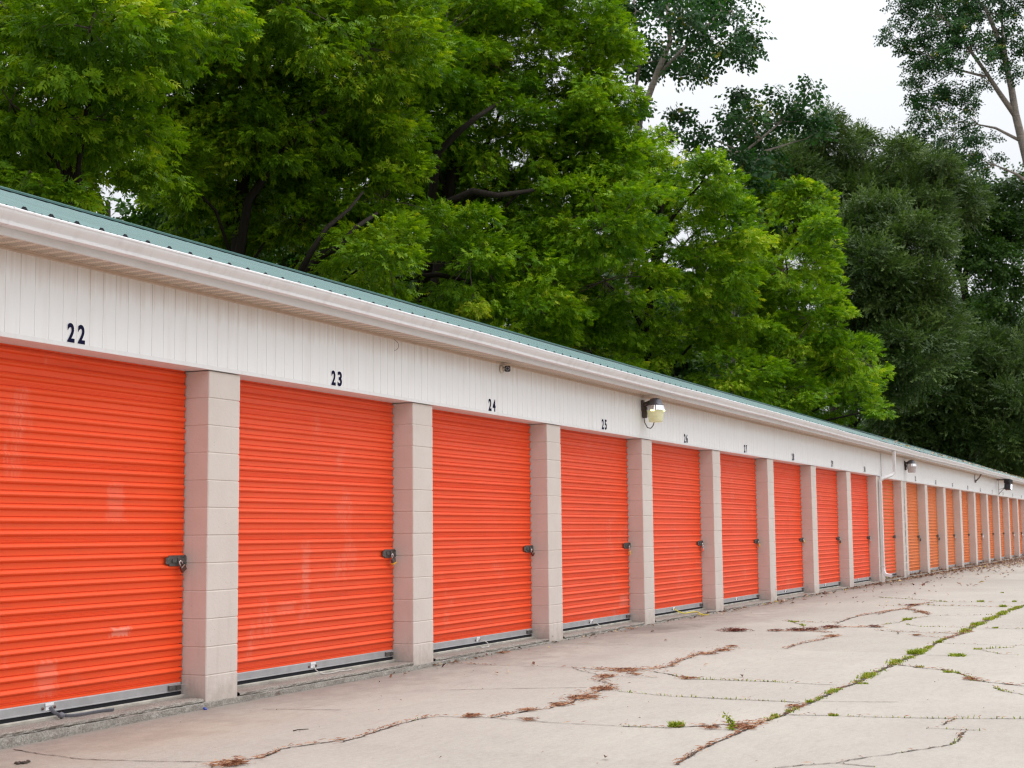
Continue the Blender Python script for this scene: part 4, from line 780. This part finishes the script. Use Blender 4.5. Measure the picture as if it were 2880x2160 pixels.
rope('pull_strap', [(-1.401, .186, .126), (-1.385, .165, .092), (-1.345, .140, .068), (-1.27, .108, .060), (-1.16, .105, .058), (-1.06, .118, .057), (-.97, .105, .058), (-.90, .085, .057)], .012, M['strap'], 'flat grey webbing strap trailing from the nearest door onto its sill', 'strap', flat=(.14, 1), knot=(2,))
c23 = dr(1) - 1.4
rope('pull_rope', [(c23, .186, .118), (c23 + .01, .165, .085), (c23 + .05, .14, .056), (c23 + .14, .12, .051), (c23 + .25, .125, .051), (c23 + .33, .14, .052), (c23 + .42, .11, .051), (c23 + .50, .12, .051)], .0048, M['rope'], 'frayed white rope lying on the sill of the door marked 23', group='pull ropes', knot=(2,))
for i, lb in ((2, 'white pull rope looped on the sill of the door marked 24'), (3, 'white pull rope looped on the sill of the door marked 25')):
    c = dr(i) - 1.4
    rope('pull_rope', [(c, .186, .120), (c + .06, .17, .112), (c + .12, .15, .088), (c + .10, .12, .055), (c + .02, .10, .051), (c - .07, .11, .051), (c - .06, .135, .052), (c + .03, .14, .051)], .0055, M['rope'], lb, group='pull ropes')
c = dr(4) - 1.4
rope('pull_rope', [(c, .186, .120), (c + .05, .165, .10), (c + .12, .14, .07), (c + .22, .10, .052), (c + .36, .105, .052), (c + .50, .09, .054), (c + .56, .045, .055), (c + .54, .0, .05), (c + .50, -.05, .022), (c + .48, -.09, .010)], .0075, M['yellow_rope'], 'yellow rope with a frayed end hanging over the kerb below number 26', group='pull ropes', knot=(2,))
mb = MB()
for k in range(26):
    a = rng.uniform(0, 6.28); l = rng.uniform(.03, .10); p = Vector((c + .48, -.09, .012)); mb.tube([p, p + Vector((math.cos(a) * l * .5, math.sin(a) * l * .5, rng.uniform(.0, .03))), p + Vector((math.cos(a) * l, math.sin(a) * l, rng.uniform(-.004, .02)))], .0028, .0018, 5)
o = mb.build('fray', M['yellow_rope'], None); pr_ = [q for q in bpy.data.objects if q.name.startswith('pull_rope') and q['label'].startswith('yellow')][0]; o.parent = pr_; o.location = -Vector(pr_.location)
c = 8 * S + PW + 1.3
rope('pull_rope', [(c, .186, .120), (c + .04, .16, .08), (c + .15, .11, .052), (c + .3, .10, .052), (c + .42, .06, .054)], .0075, M['yellow_rope'], 'short yellow rope on the sill of the last red orange door', group='pull ropes')

# ------------------------------------------------------------------ wall lights and camera
def lamp(x, zc, ox, oy, lens, lit, label, loop):
    t = empty('security_lamp', (x, 0, zc), label, 'lamp', 'security lamps on the header'); lx, ly = ox - x, oy
    mb = MB(); mb.box(-.035, .035, -.045, -.0185, .00, .145, .006); mb.tube([(0, -.045, .085), (lx * .4, -.09, .095), (lx, ly + .07, .11), (lx, ly + .02, .115)], .030, .036, 10); mb.build('bracket', M['ballast'], t)
    mb = MB(); mb.lathe([(.103, .070), (.106, .076), (.098, .082), (.088, .105), (.080, .135), (.066, .155), (.03, .166), (.004, .168)], lx, ly, 28); mb.build('hood', M['hood'], t, True)
    mb = MB(); mb.lathe([(.119, .002), (.121, .006), (.119, .010), (.104, .068), (.1, .070)], lx, ly, 48, ripple=.03); mb.build('reflector', M['reflector'], t)
    mb = MB(); mb.lathe([(.072, -.152), (.086, -.150), (.090, -.142), (.100, -.075), (.112, -.004), (.117, .0015)], lx, ly, 40, ripple=.012); mb.build('lens', M[lens], t, True)
    if lit: mb = MB(); mb.box(lx - .028, lx + .028, ly - .1225, ly - .1145, -.012, .010, .002); mb.box(lx - .1225, lx - .1145, ly - .028, ly + .028, -.012, .010, .002); mb.build('glow_tube', M['tube'], t)
    mb = MB(); mb.box(lx - .038, lx + .038, ly + .123, min(-.019, ly + .19), -.09, .066, .012); mb.build('ballast_box', M['ballast'], t)
    if loop:
        mb = MB(); mb.tube([(.02, -.03, .0), (.012, -.035, -.07), (.015, -.045, -.15), (.05, -.07, -.215), (.09, -.10, -.225), (.10, -.13, -.19), (lx + .02, ly + .03, -.15)], .0075, .0075, 8); mb.build('conduit', M['conduit'], t, True)
    return t
lamp(9.385, 2.800, 9.40, -.20, 'lens_lit', True, 'round security lamp with a glowing yellowish lens between numbers 25 and 26', True)
lamp(28.63, 2.775, 28.67, -.185, 'lens_off', False, 'round security lamp with a dull grey lens just past the downspout', False)
cam = empty('security_camera', (5.03, 0, 2.934), 'small round black bullet camera under the eave above number 24', 'camera')
mb = MB(); mb.lathe([(.036, .0), (.042, .003), (.042, .016), (.034, .022)], 0, 0, 24, Matrix.Translation((0, -.0185, 0)) @ Matrix.Rotation(R(90), 4, 'X')); mb.build('base', M['cream'], cam, True)
mb = MB(); mb.tube([(0, -.04, 0), (.004, -.065, .004), (.0, -.085, .004)], .013, .012, 10); mb.build('arm', M['cream'], cam, True)
aim = Vector((-.90, -.43, -.05)).normalized(); Q = Matrix.Translation((.012, -.088, .004)) @ aim.to_track_quat('Z', 'Y').to_matrix().to_4x4()
mb = MB(); mb.box(-.031, .031, -.031, .031, -.075, .018, .011, M=Q); mb.build('body', M['black'], cam)
mb = MB(); mb.lathe([(.021, .0185), (.021, .0205), (.015, .0205), (.0145, .0190)], 0, 0, 24, Q); mb.build('lens_ring', simple('grey_ring', (.22, .22, .23), .4), cam)
mb = MB(); mb.lathe([(.014, .0186), (.012, .0205), (.004, .0215), (.001, .0216)], 0, 0, 20, Q); mb.build('lens', M['lens_dark'], cam, True)
br = empty('wall_bracket', (41.5, 0, 2.72), 'small grey V shaped bracket under the far eave', 'bracket')
mb = MB(); mb.box(-.06, .06, -.06, -.0185, .0, .10, .008); mb.box(-.03, .03, -.032, -.0186, .101, .278); mb.build('mount', M['conduit'], br)
mb = MB(); mb.tube([(0, -.055, .05), (.0, -.16, .16), (.0, -.235, .282)], .022, .022, 8); mb.build('brace', M['conduit'], br)
fl = empty('floodlight', (47.4, 0, 2.9), 'dark floodlight with a bright white lens near the far end of the eave', 'floodlight')
Q = Matrix.Translation((-.2, -.44, -.06)) @ Euler((R(0), R(12), R(-20))).to_matrix().to_4x4()
mb = MB(); mb.box(-.12, .12, -.12, .12, -.02, .15, .02, M=Q); mb.box(-.10, .08, -.11, .11, -.24, -.021, .02, M=Q); mb.build('housing', M['black'], fl)
mb = MB(); mb.box(-.1085, -.1015, -.11, .06, -.23, -.03, .002, M=Q); mb.build('back_plate', M['dark'], fl)
mb = MB(); mb.box(-.02, .075, -.122, -.1115, -.22, -.03, .003, M=Q); mb.box(.0815, .092, -.10, .10, -.22, -.03, .003, M=Q); mb.build('lens', M['led'], fl)
mb = MB(); mb.tube([(.5, -.02, -.42), (.2, -.2, -.28), (-.15, -.40, -.10)], .012, .012, 6); mb.tube([(.55, -.02, -.25), (.2, -.2, -.24), (-.1, -.38, -.12)], .010, .010, 6); mb.tube([(.05, -.02, .09), (-.1, -.2, .09), (-.2, -.34, .09)], .03, .03, 8); mb.build('arm', M['conduit'], fl)
# loose wire curling out under the soffit
rope('loose_wire', [(2.73, -.03, 2.985), (2.76, -.05, 2.955), (2.755, -.06, 2.92), (2.72, -.065, 2.89), (2.68, -.06, 2.875)], .0022, M['conduit'], 'thin loose wire curling down from the soffit between numbers 23 and 24', 'wire')
# ------------------------------------------------------------------ trees
def unit(a): return a / (np.linalg.norm(a, axis=-1, keepdims=True) + 1e-9)
def tmpl_box():
    out = []
    for t, side in ((.30, 1), (.30, -1), (.58, 1), (.58, -1), (.80, 1), (.80, -1), (.84, 0)):
        an = R(52) * side; d = np.array((math.cos(an), math.sin(an), -.18)); s = np.array((-math.sin(an), math.cos(an), 0.)); L = .50 if side == 0 else .46; w = .095
        p = np.array((t, 0, -.1 * t * t)); out.append([p, p + d * L * .42 + s * w + (0, 0, -.03), p + d * L + (0, 0, -.07), p + d * L * .42 - s * w + (0, 0, .03)])
    return np.array(out)
def tmpl_cot():
    out = []
    for t, a in ((.15, 70), (.35, -60), (.55, 45), (.75, -35), (.95, 10)):
        an = R(a); d = np.array((math.cos(an), math.sin(an), -.5)); s = np.array((-math.sin(an), math.cos(an), .3)); L, w = .34, .17; p = np.array((t, .0, 0)) + d * .12
        out.append([p, p + d * L * .32 + s * w, p + d * L, p + d * L * .32 - s * w])
    return np.array(out)
def tmpl_wil():
    out = []
    for t, a in ((.1, 30), (.25, -34), (.4, 26), (.55, -26), (.7, 18), (.85, -14), (.92, 6)):
        an = R(a); d = np.array((math.cos(an), math.sin(an), -.12)); s = np.array((-math.sin(an), math.cos(an), 0)); L, w = .27, .052; p = np.array((t, 0, 0.))
        out.append([p, p + d * L * .5 + s * w, p + d * L, p + d * L * .5 - s * w])
    return np.array(out)
KIND = {'box': dict(t=tmpl_box(), mat='leaf_box', L=(.14, .235), rc=.46, kc=3.0, n=90, flat=.46, up=.50, droop=-.15),
        'cot': dict(t=tmpl_cot(), mat='leaf_cot', L=(.27, .43), rc=.42, kc=2.2, n=25, flat=.85, up=1.0, droop=-.35),
        'wil': dict(t=tmpl_wil(), mat='leaf_wil', L=(.38, .66), rc=.62, kc=4.2, n=88, flat=.85, up=.8, droop=-.05),
        'drk': dict(t=tmpl_cot(), mat='leaf_drk', L=(.40, .60), rc=.75, kc=2.2, n=36, flat=.6, up=.7, droop=-.2)}
def foliage(blobs, kind, g, dens=1.0, bx=(0, 0, 0)):
    K = KIND[kind]; P = []; Dn = []; Tn = []; cl_all = []
    for (bx_, by_, bz_, Rb) in blobs:
        m = max(3, int(K['kc'] * (Rb / K['rc']) ** 2 * dens)); u = unit(g.normal(size=(m, 3))); rad = max(Rb * .55, Rb - .45 * K['rc']) * (.30 + (.88 if kind == 'box' else .70) * g.random(m) ** .6)
        cc = np.array((bx_, by_, bz_)) + u * rad[:, None] * np.array((1, 1, .88))
        for c_, uu in zip(cc, u):
            r = min(K['rc'], .75 * Rb) * g.uniform(.65, 1.25); n = int(K['n'] * g.uniform(.6, 1.4) * min(1, (Rb / K['rc']) ** 1.2)); a = g.uniform(0, 6.283, n); q = r * np.sqrt(g.random(n))
            dz = r * K['flat'] * (.9 * (1 - (q / r) ** 2) - .5) + g.normal(0, r * K['flat'] * .38, n)
            p = c_ + np.stack([np.cos(a) * q, np.sin(a) * q, dz], 1)
            d = np.stack([np.cos(a), np.sin(a), np.zeros(n)], 1) * (q / r)[:, None] + uu * .6 + g.normal(0, .75 if kind == 'wil' else .45, (n, 3)); d[:, 2] += K['droop']
            P.append(p); Dn.append(unit(d)); tb = g.normal(.42, .17); Tn.append(np.clip(tb + g.normal(0, .19, n), 0, 1))
        cl_all.append(cc)
    P = np.concatenate(P); D = np.concatenate(Dn); T = np.concatenate(Tn); n = len(P)
    nn = g.normal(0, K['up'], (n, 3)) + (0, 0, 1); Sd = unit(np.cross(nn, D)); Nn = np.cross(D, Sd); L = g.uniform(*K['L'], n)
    t = K['t']; k = len(t)
    V = P[:, None, None, :] + L[:, None, None, None] * (t[None, :, :, 0, None] * D[:, None, None, :] + t[None, :, :, 1, None] * Sd[:, None, None, :] + t[None, :, :, 2, None] * Nn[:, None, None, :])
    V = (V.reshape(-1, 3) - np.array(bx)).astype(np.float32); F = np.arange(len(V), dtype=np.int32).reshape(-1, 4); tt = np.repeat(T, k) + g.normal(0, .05, n * k)
    return V, F, np.clip(tt, 0, 1).astype(np.float32), cl_all
TLAB = {'a': ('broadleaf_tree', 'bright green leafy tree over the nearest doors, at the left edge'), 'b': ('broadleaf_tree', 'big green tree with dark forked limbs above number 23'),
        'c': ('broadleaf_tree', 'largest bright green tree, bordering the sky gap'), 'd': ('broadleaf_tree', 'yellow green tree with boughs hanging below the pale trunk'),
        'e': ('broadleaf_tree', 'smaller bright green tree whose boughs end in front of the grey willows'), 'f': ('cottonwood_tree', 'cottonwood with a pale leaning trunk and dark leaves against the sky'),
        'g': ('cottonwood_tree', 'dark cottonwood top with loose upright sprays left of the willows'), 'h': ('willow_tree', 'feathery grey green willow with its top against the sky'),
        'i': ('willow_tree', 'lower grey green willow in front of the taller willow'), 'j': ('cottonwood_tree', 'tall airy cottonwood with pale forked trunk at the right edge'),
        'k': ('shade_tree', 'dark tree with a leaning trunk and sky holes below the tall cottonwood'), 'l': ('willow_tree', 'dark bushy willow low behind the end of the roof')}
TB['e'] = [37.6, 7.3]; TB['i'] = [59.0, 7.6]; TB['d'] = [31.3, 7.9]
for key, (kind, blobs) in TREES.items():
    g = np.random.default_rng(ord(key) * 13); tx, ty = TB[key]; base = (tx, ty, -.09)
    nm, lb = TLAB[key]; t = empty(nm, base, lb, 'tree', 'trees behind the storage building')
    V, F, T, cls = foliage(blobs, kind, g, {'f': .56, 'g': .80, 'j': .52, 'k': 1.2}.get(key, 1.0), base)
    attr_mesh('crown', V, F, T, M['leaf_sky_lit' if key in 'cde' else KIND[kind]['mat']], t)
    Bz = np.array(blobs); cen = Bz[:, :3].mean(0); top = Bz[:, 2].max(); pale = kind == 'cot'
    mb = MB(); r0 = .16 + .013 * top
    zf = max(2.6, Bz[:, 2].min() * .75)
    if key in ('f', 'j', 'g', 'k'):
        first = LIMBS[key][0][0]; mb.tube([(tx, ty, -.2), (tx + (first[0][0] - tx) * .5, ty + (first[0][1] - ty) * .5, first[0][2] * .5), first[0]], LIMBS[key][0][1] * 1.35, LIMBS[key][0][1], 12)
    else:
        mb.tube([(tx, ty, -.2), (tx + .1, ty - .05, zf * .5), (tx + .05, ty, zf), (cen[0] * .4 + tx * .6, cen[1] * .4 + ty * .6, (zf + top) / 2), (cen[0], cen[1], top * .93)], r0, .05, 12)
    tops = [p for l in LIMBS.get(key, []) for p in l[0]]
    for pts, a, b_ in LIMBS.get(key, []): mb.tube(pts, a, b_, 10)
    tw = MB()
    for (bx_, by_, bz_, Rb), cc in zip(blobs, cls):
        bc = Vector((bx_, by_, bz_))
        if key in ('f', 'j', 'g', 'k'):
            s = min((Vector(p) for p in tops), key=lambda p: (p - bc).length + max(0, p.z - bc.z))
            if (s - bc).length > .3: mb.tube([s, s.lerp(bc, .5) + Vector((0, 0, -.08 * (s - bc).length)), bc], .022 + .004 * (s - bc).length, .012, 6)
        else:
            h = (bc - Vector((tx, ty, bz_))).length; zs_ = min(max(zf * .7, bz_ - .75 * h), top * .85); f_ = max(0, (zs_ - zf) / max(.1, top - zf))
            s = Vector((tx + (cen[0] - tx) * f_ * .8, ty + (cen[1] - ty) * f_ * .8, zs_))
            mb.tube([s, s.lerp(bc, .2) + Vector((g.normal(0, .06 * h), g.normal(0, .06 * h), .06 * h)), s.lerp(bc, .45) + Vector((g.normal(0, .07 * h), g.normal(0, .07 * h), .13 * h)), s.lerp(bc, .75) + Vector((g.normal(0, .06 * h), g.normal(0, .06 * h), .07 * h)), bc], .028 + .008 * h, .015, 7)
        for c_ in cc[::3 if kind != 'wil' else 6]:
            c_ = Vector(c_); m_ = bc.lerp(c_, .5) + Vector(g.normal(0, .08, 3)); tw.tube([bc, m_, c_, c_ + (c_ - m_) * .35 + Vector((0, 0, -.08))], .014, .004, 4, cap=False)
    n1 = len(mb.f); mb.add(tw.v, tw.f)
    o = mb.build('trunk', M['bark_pale' if pale else 'bark_dark'], t, True, base, fix=False)
    o.data.materials.append(M['bark_pale' if pale else 'twig']); o.data.polygons.foreach_set('material_index', [0 if i < n1 else 1 for i in range(len(mb.f))])
    for ch in children(t): ch.location = (0, 0, 0)
# far-off wood: one dark mass behind the row
g = np.random.default_rng(5); Vs = []; Ts = []
wood = [(12, 26, 12), (18, 27, 13), (24.2, 26.9, 14), (27.6, 24.4, 14), (34.2, 24.4, 16), (39.5, 22.5, 16), (45.1, 20, 16), (51, 16.8, 13), (31, 20, 12), (42, 15.5, 12), (48, 14, 13), (45, 13.2, 11), (54, 13, 13), (50, 12, 11), (100, 2, 17), (94, 7, 17), (108, 6, 19), (58.4, 15.1, 9), (73.6, 15.8, 13), (87, 14.8, 15), (98.5, 12.2, 16), (116, 9.6, 19), (129, 5.2, 20), (110, -1, 15), (66, 18, 10), (21, 18.5, 6), (29, 16.5, 6), (38, 14.5, 6), (47, 12, 6), (54, 11, 6), (14, 17.5, 5.5), (76, 9, 8), (95, 5, 9)]
mbw = MB()
for (x, y, h) in wood:
    nb = int(14 + h * 1.1); bl = []
    for k in range(nb):
        z = 1.0 + (h - 1.8) * g.random(); w = (1.0 - .55 * abs(z / h - .45)) * (2.4 + h * .13); a = g.uniform(0, 6.28); bl.append((x + math.cos(a) * w * g.random() ** .5, y + math.sin(a) * w * g.random() ** .5, z, g.uniform(1.1, 1.9)))
    V, F, T, cc = foliage(bl, 'drk', g, .8); Vs.append(V); Ts.append(T); mbw.tube([(x, y, -.2), (x + .2, y, h * .4), (x, y + .1, h * .85)], .22, .06, 8)
V = np.concatenate(Vs); T = np.concatenate(Ts); F = np.arange(len(V), dtype=np.int32).reshape(-1, 4)
wo = tag(attr_mesh('woods', V, F, T, M['leaf_drk']), 'deep shaded wood that closes the gaps behind the tree row', kind='stuff')
mbw.build('wood_trunks', M['bark_dark'], wo, True, fix=False)

# ------------------------------------------------------------------ sky, sun, camera
sc = bpy.context.scene
w = bpy.data.worlds.new('World'); sc.world = w; w.use_nodes = True; nt = w.node_tree; bg = nt.nodes['Background']
sky = nt.nodes.new('ShaderNodeTexSky'); sky.sky_type = 'NISHITA'; sky.sun_disc = False; SE, SR = R(66), R(150)
sky.sun_elevation = SE; sky.sun_rotation = SR; sky.air_density = 1; sky.dust_density = 4
tc = nt.nodes.new('ShaderNodeTexCoord'); sp = nt.nodes.new('ShaderNodeSeparateXYZ'); nt.links.new(tc.outputs['Generated'], sp.inputs[0])
# overcast cloud deck, brighter towards the zenith
up = math_(nt, 'MAXIMUM', sp.outputs['Z'], 0.0)
hz = nt.nodes.new('ShaderNodeMapRange'); hz.interpolation_type = 'SMOOTHSTEP'; hz.inputs['From Max'].default_value = .20; hz.inputs['To Min'].default_value = .30; hz.inputs['To Max'].default_value = OVERCAST[0]; nt.links.new(up, hz.inputs['Value'])
lum = math_(nt, 'ADD', hz.outputs[0], math_(nt, 'MULTIPLY', math_(nt, 'MULTIPLY', up, up), OVERCAST[1]))
mp = nt.nodes.new('ShaderNodeMapping'); mp.inputs['Scale'].default_value = (1, 1, 2.6); nt.links.new(tc.outputs['Generated'], mp.inputs['Vector'])
cl = noise(nt, mp.outputs['Vector'], 2.3, 5, .5, .3)
lum = math_(nt, 'MULTIPLY', lum, math_(nt, 'ADD', .90, math_(nt, 'MULTIPLY', cl, .20)))
deck = mix(nt, 1.0, (.945, .965, 1.0), lum, 'MULTIPLY')
skyc = mix(nt, 1.0, sky.outputs[0], .07, 'MULTIPLY')
tot = mix(nt, .88, skyc, deck)
nt.links.new(tot, bg.inputs['Color']); bg.inputs['Strength'].default_value = 1.0
sun = bpy.data.lights.new('sun', 'SUN'); sun.energy = SUN; sun.angle = R(40); sun.color = (1, .965, .92)
so = bpy.data.objects.new('sun', sun); C.objects.link(so)
sd = Vector((math.sin(SR) * math.cos(SE), math.cos(SR) * math.cos(SE), math.sin(SE)))   # towards the sun
so.rotation_euler = (-sd).to_track_quat('-Z', 'Y').to_euler(); so.location = (0, -20, 30)

cd = bpy.data.cameras.new('camera'); co = bpy.data.objects.new('camera', cd); C.objects.link(co); sc.camera = co
yaw, pitch, roll = R(65.13131668), R(5.80304281), R(-.55740614)
f = Vector((math.sin(yaw) * math.cos(pitch), math.cos(yaw) * math.cos(pitch), math.sin(pitch))); r_ = Vector((math.cos(yaw), -math.sin(yaw), 0)); u_ = r_.cross(f)
cr, sr = math.cos(roll), math.sin(roll); rr, uu = cr * r_ + sr * u_, -sr * r_ + cr * u_
co.matrix_world = Matrix(((rr.x, uu.x, -f.x, -8.88312529), (rr.y, uu.y, -f.y, -6.5931936), (rr.z, uu.z, -f.z, 1.21310013), (0, 0, 0, 1)))
cd.sensor_width = 36; cd.sensor_fit = 'HORIZONTAL'; cd.lens = 36 * 4128.48 / 2880; cd.clip_start = .1; cd.clip_end = 3000
cd.dof.use_dof = True; cd.dof.focus_distance = 13; cd.dof.aperture_fstop = 5.6
sc.view_settings.view_transform = 'Standard'; sc.view_settings.look = 'None'; sc.view_settings.exposure = EXPOSURE; sc.view_settings.gamma = 1
sc.render.resolution_x = 1024; sc.render.resolution_y = 768
sc.cycles.max_bounces = 7; sc.cycles.diffuse_bounces = 4; sc.cycles.glossy_bounces = 2; sc.cycles.transmission_bounces = 3; sc.cycles.use_denoising = DENOISE; sc.cycles.denoising_prefilter = 'NONE'; sc.cycles.denoising_input_passes = 'RGB_ALBEDO_NORMAL'; sc.cycles.filter_width = 1.25
sc.cycles.use_adaptive_sampling = True; sc.cycles.adaptive_threshold = .012
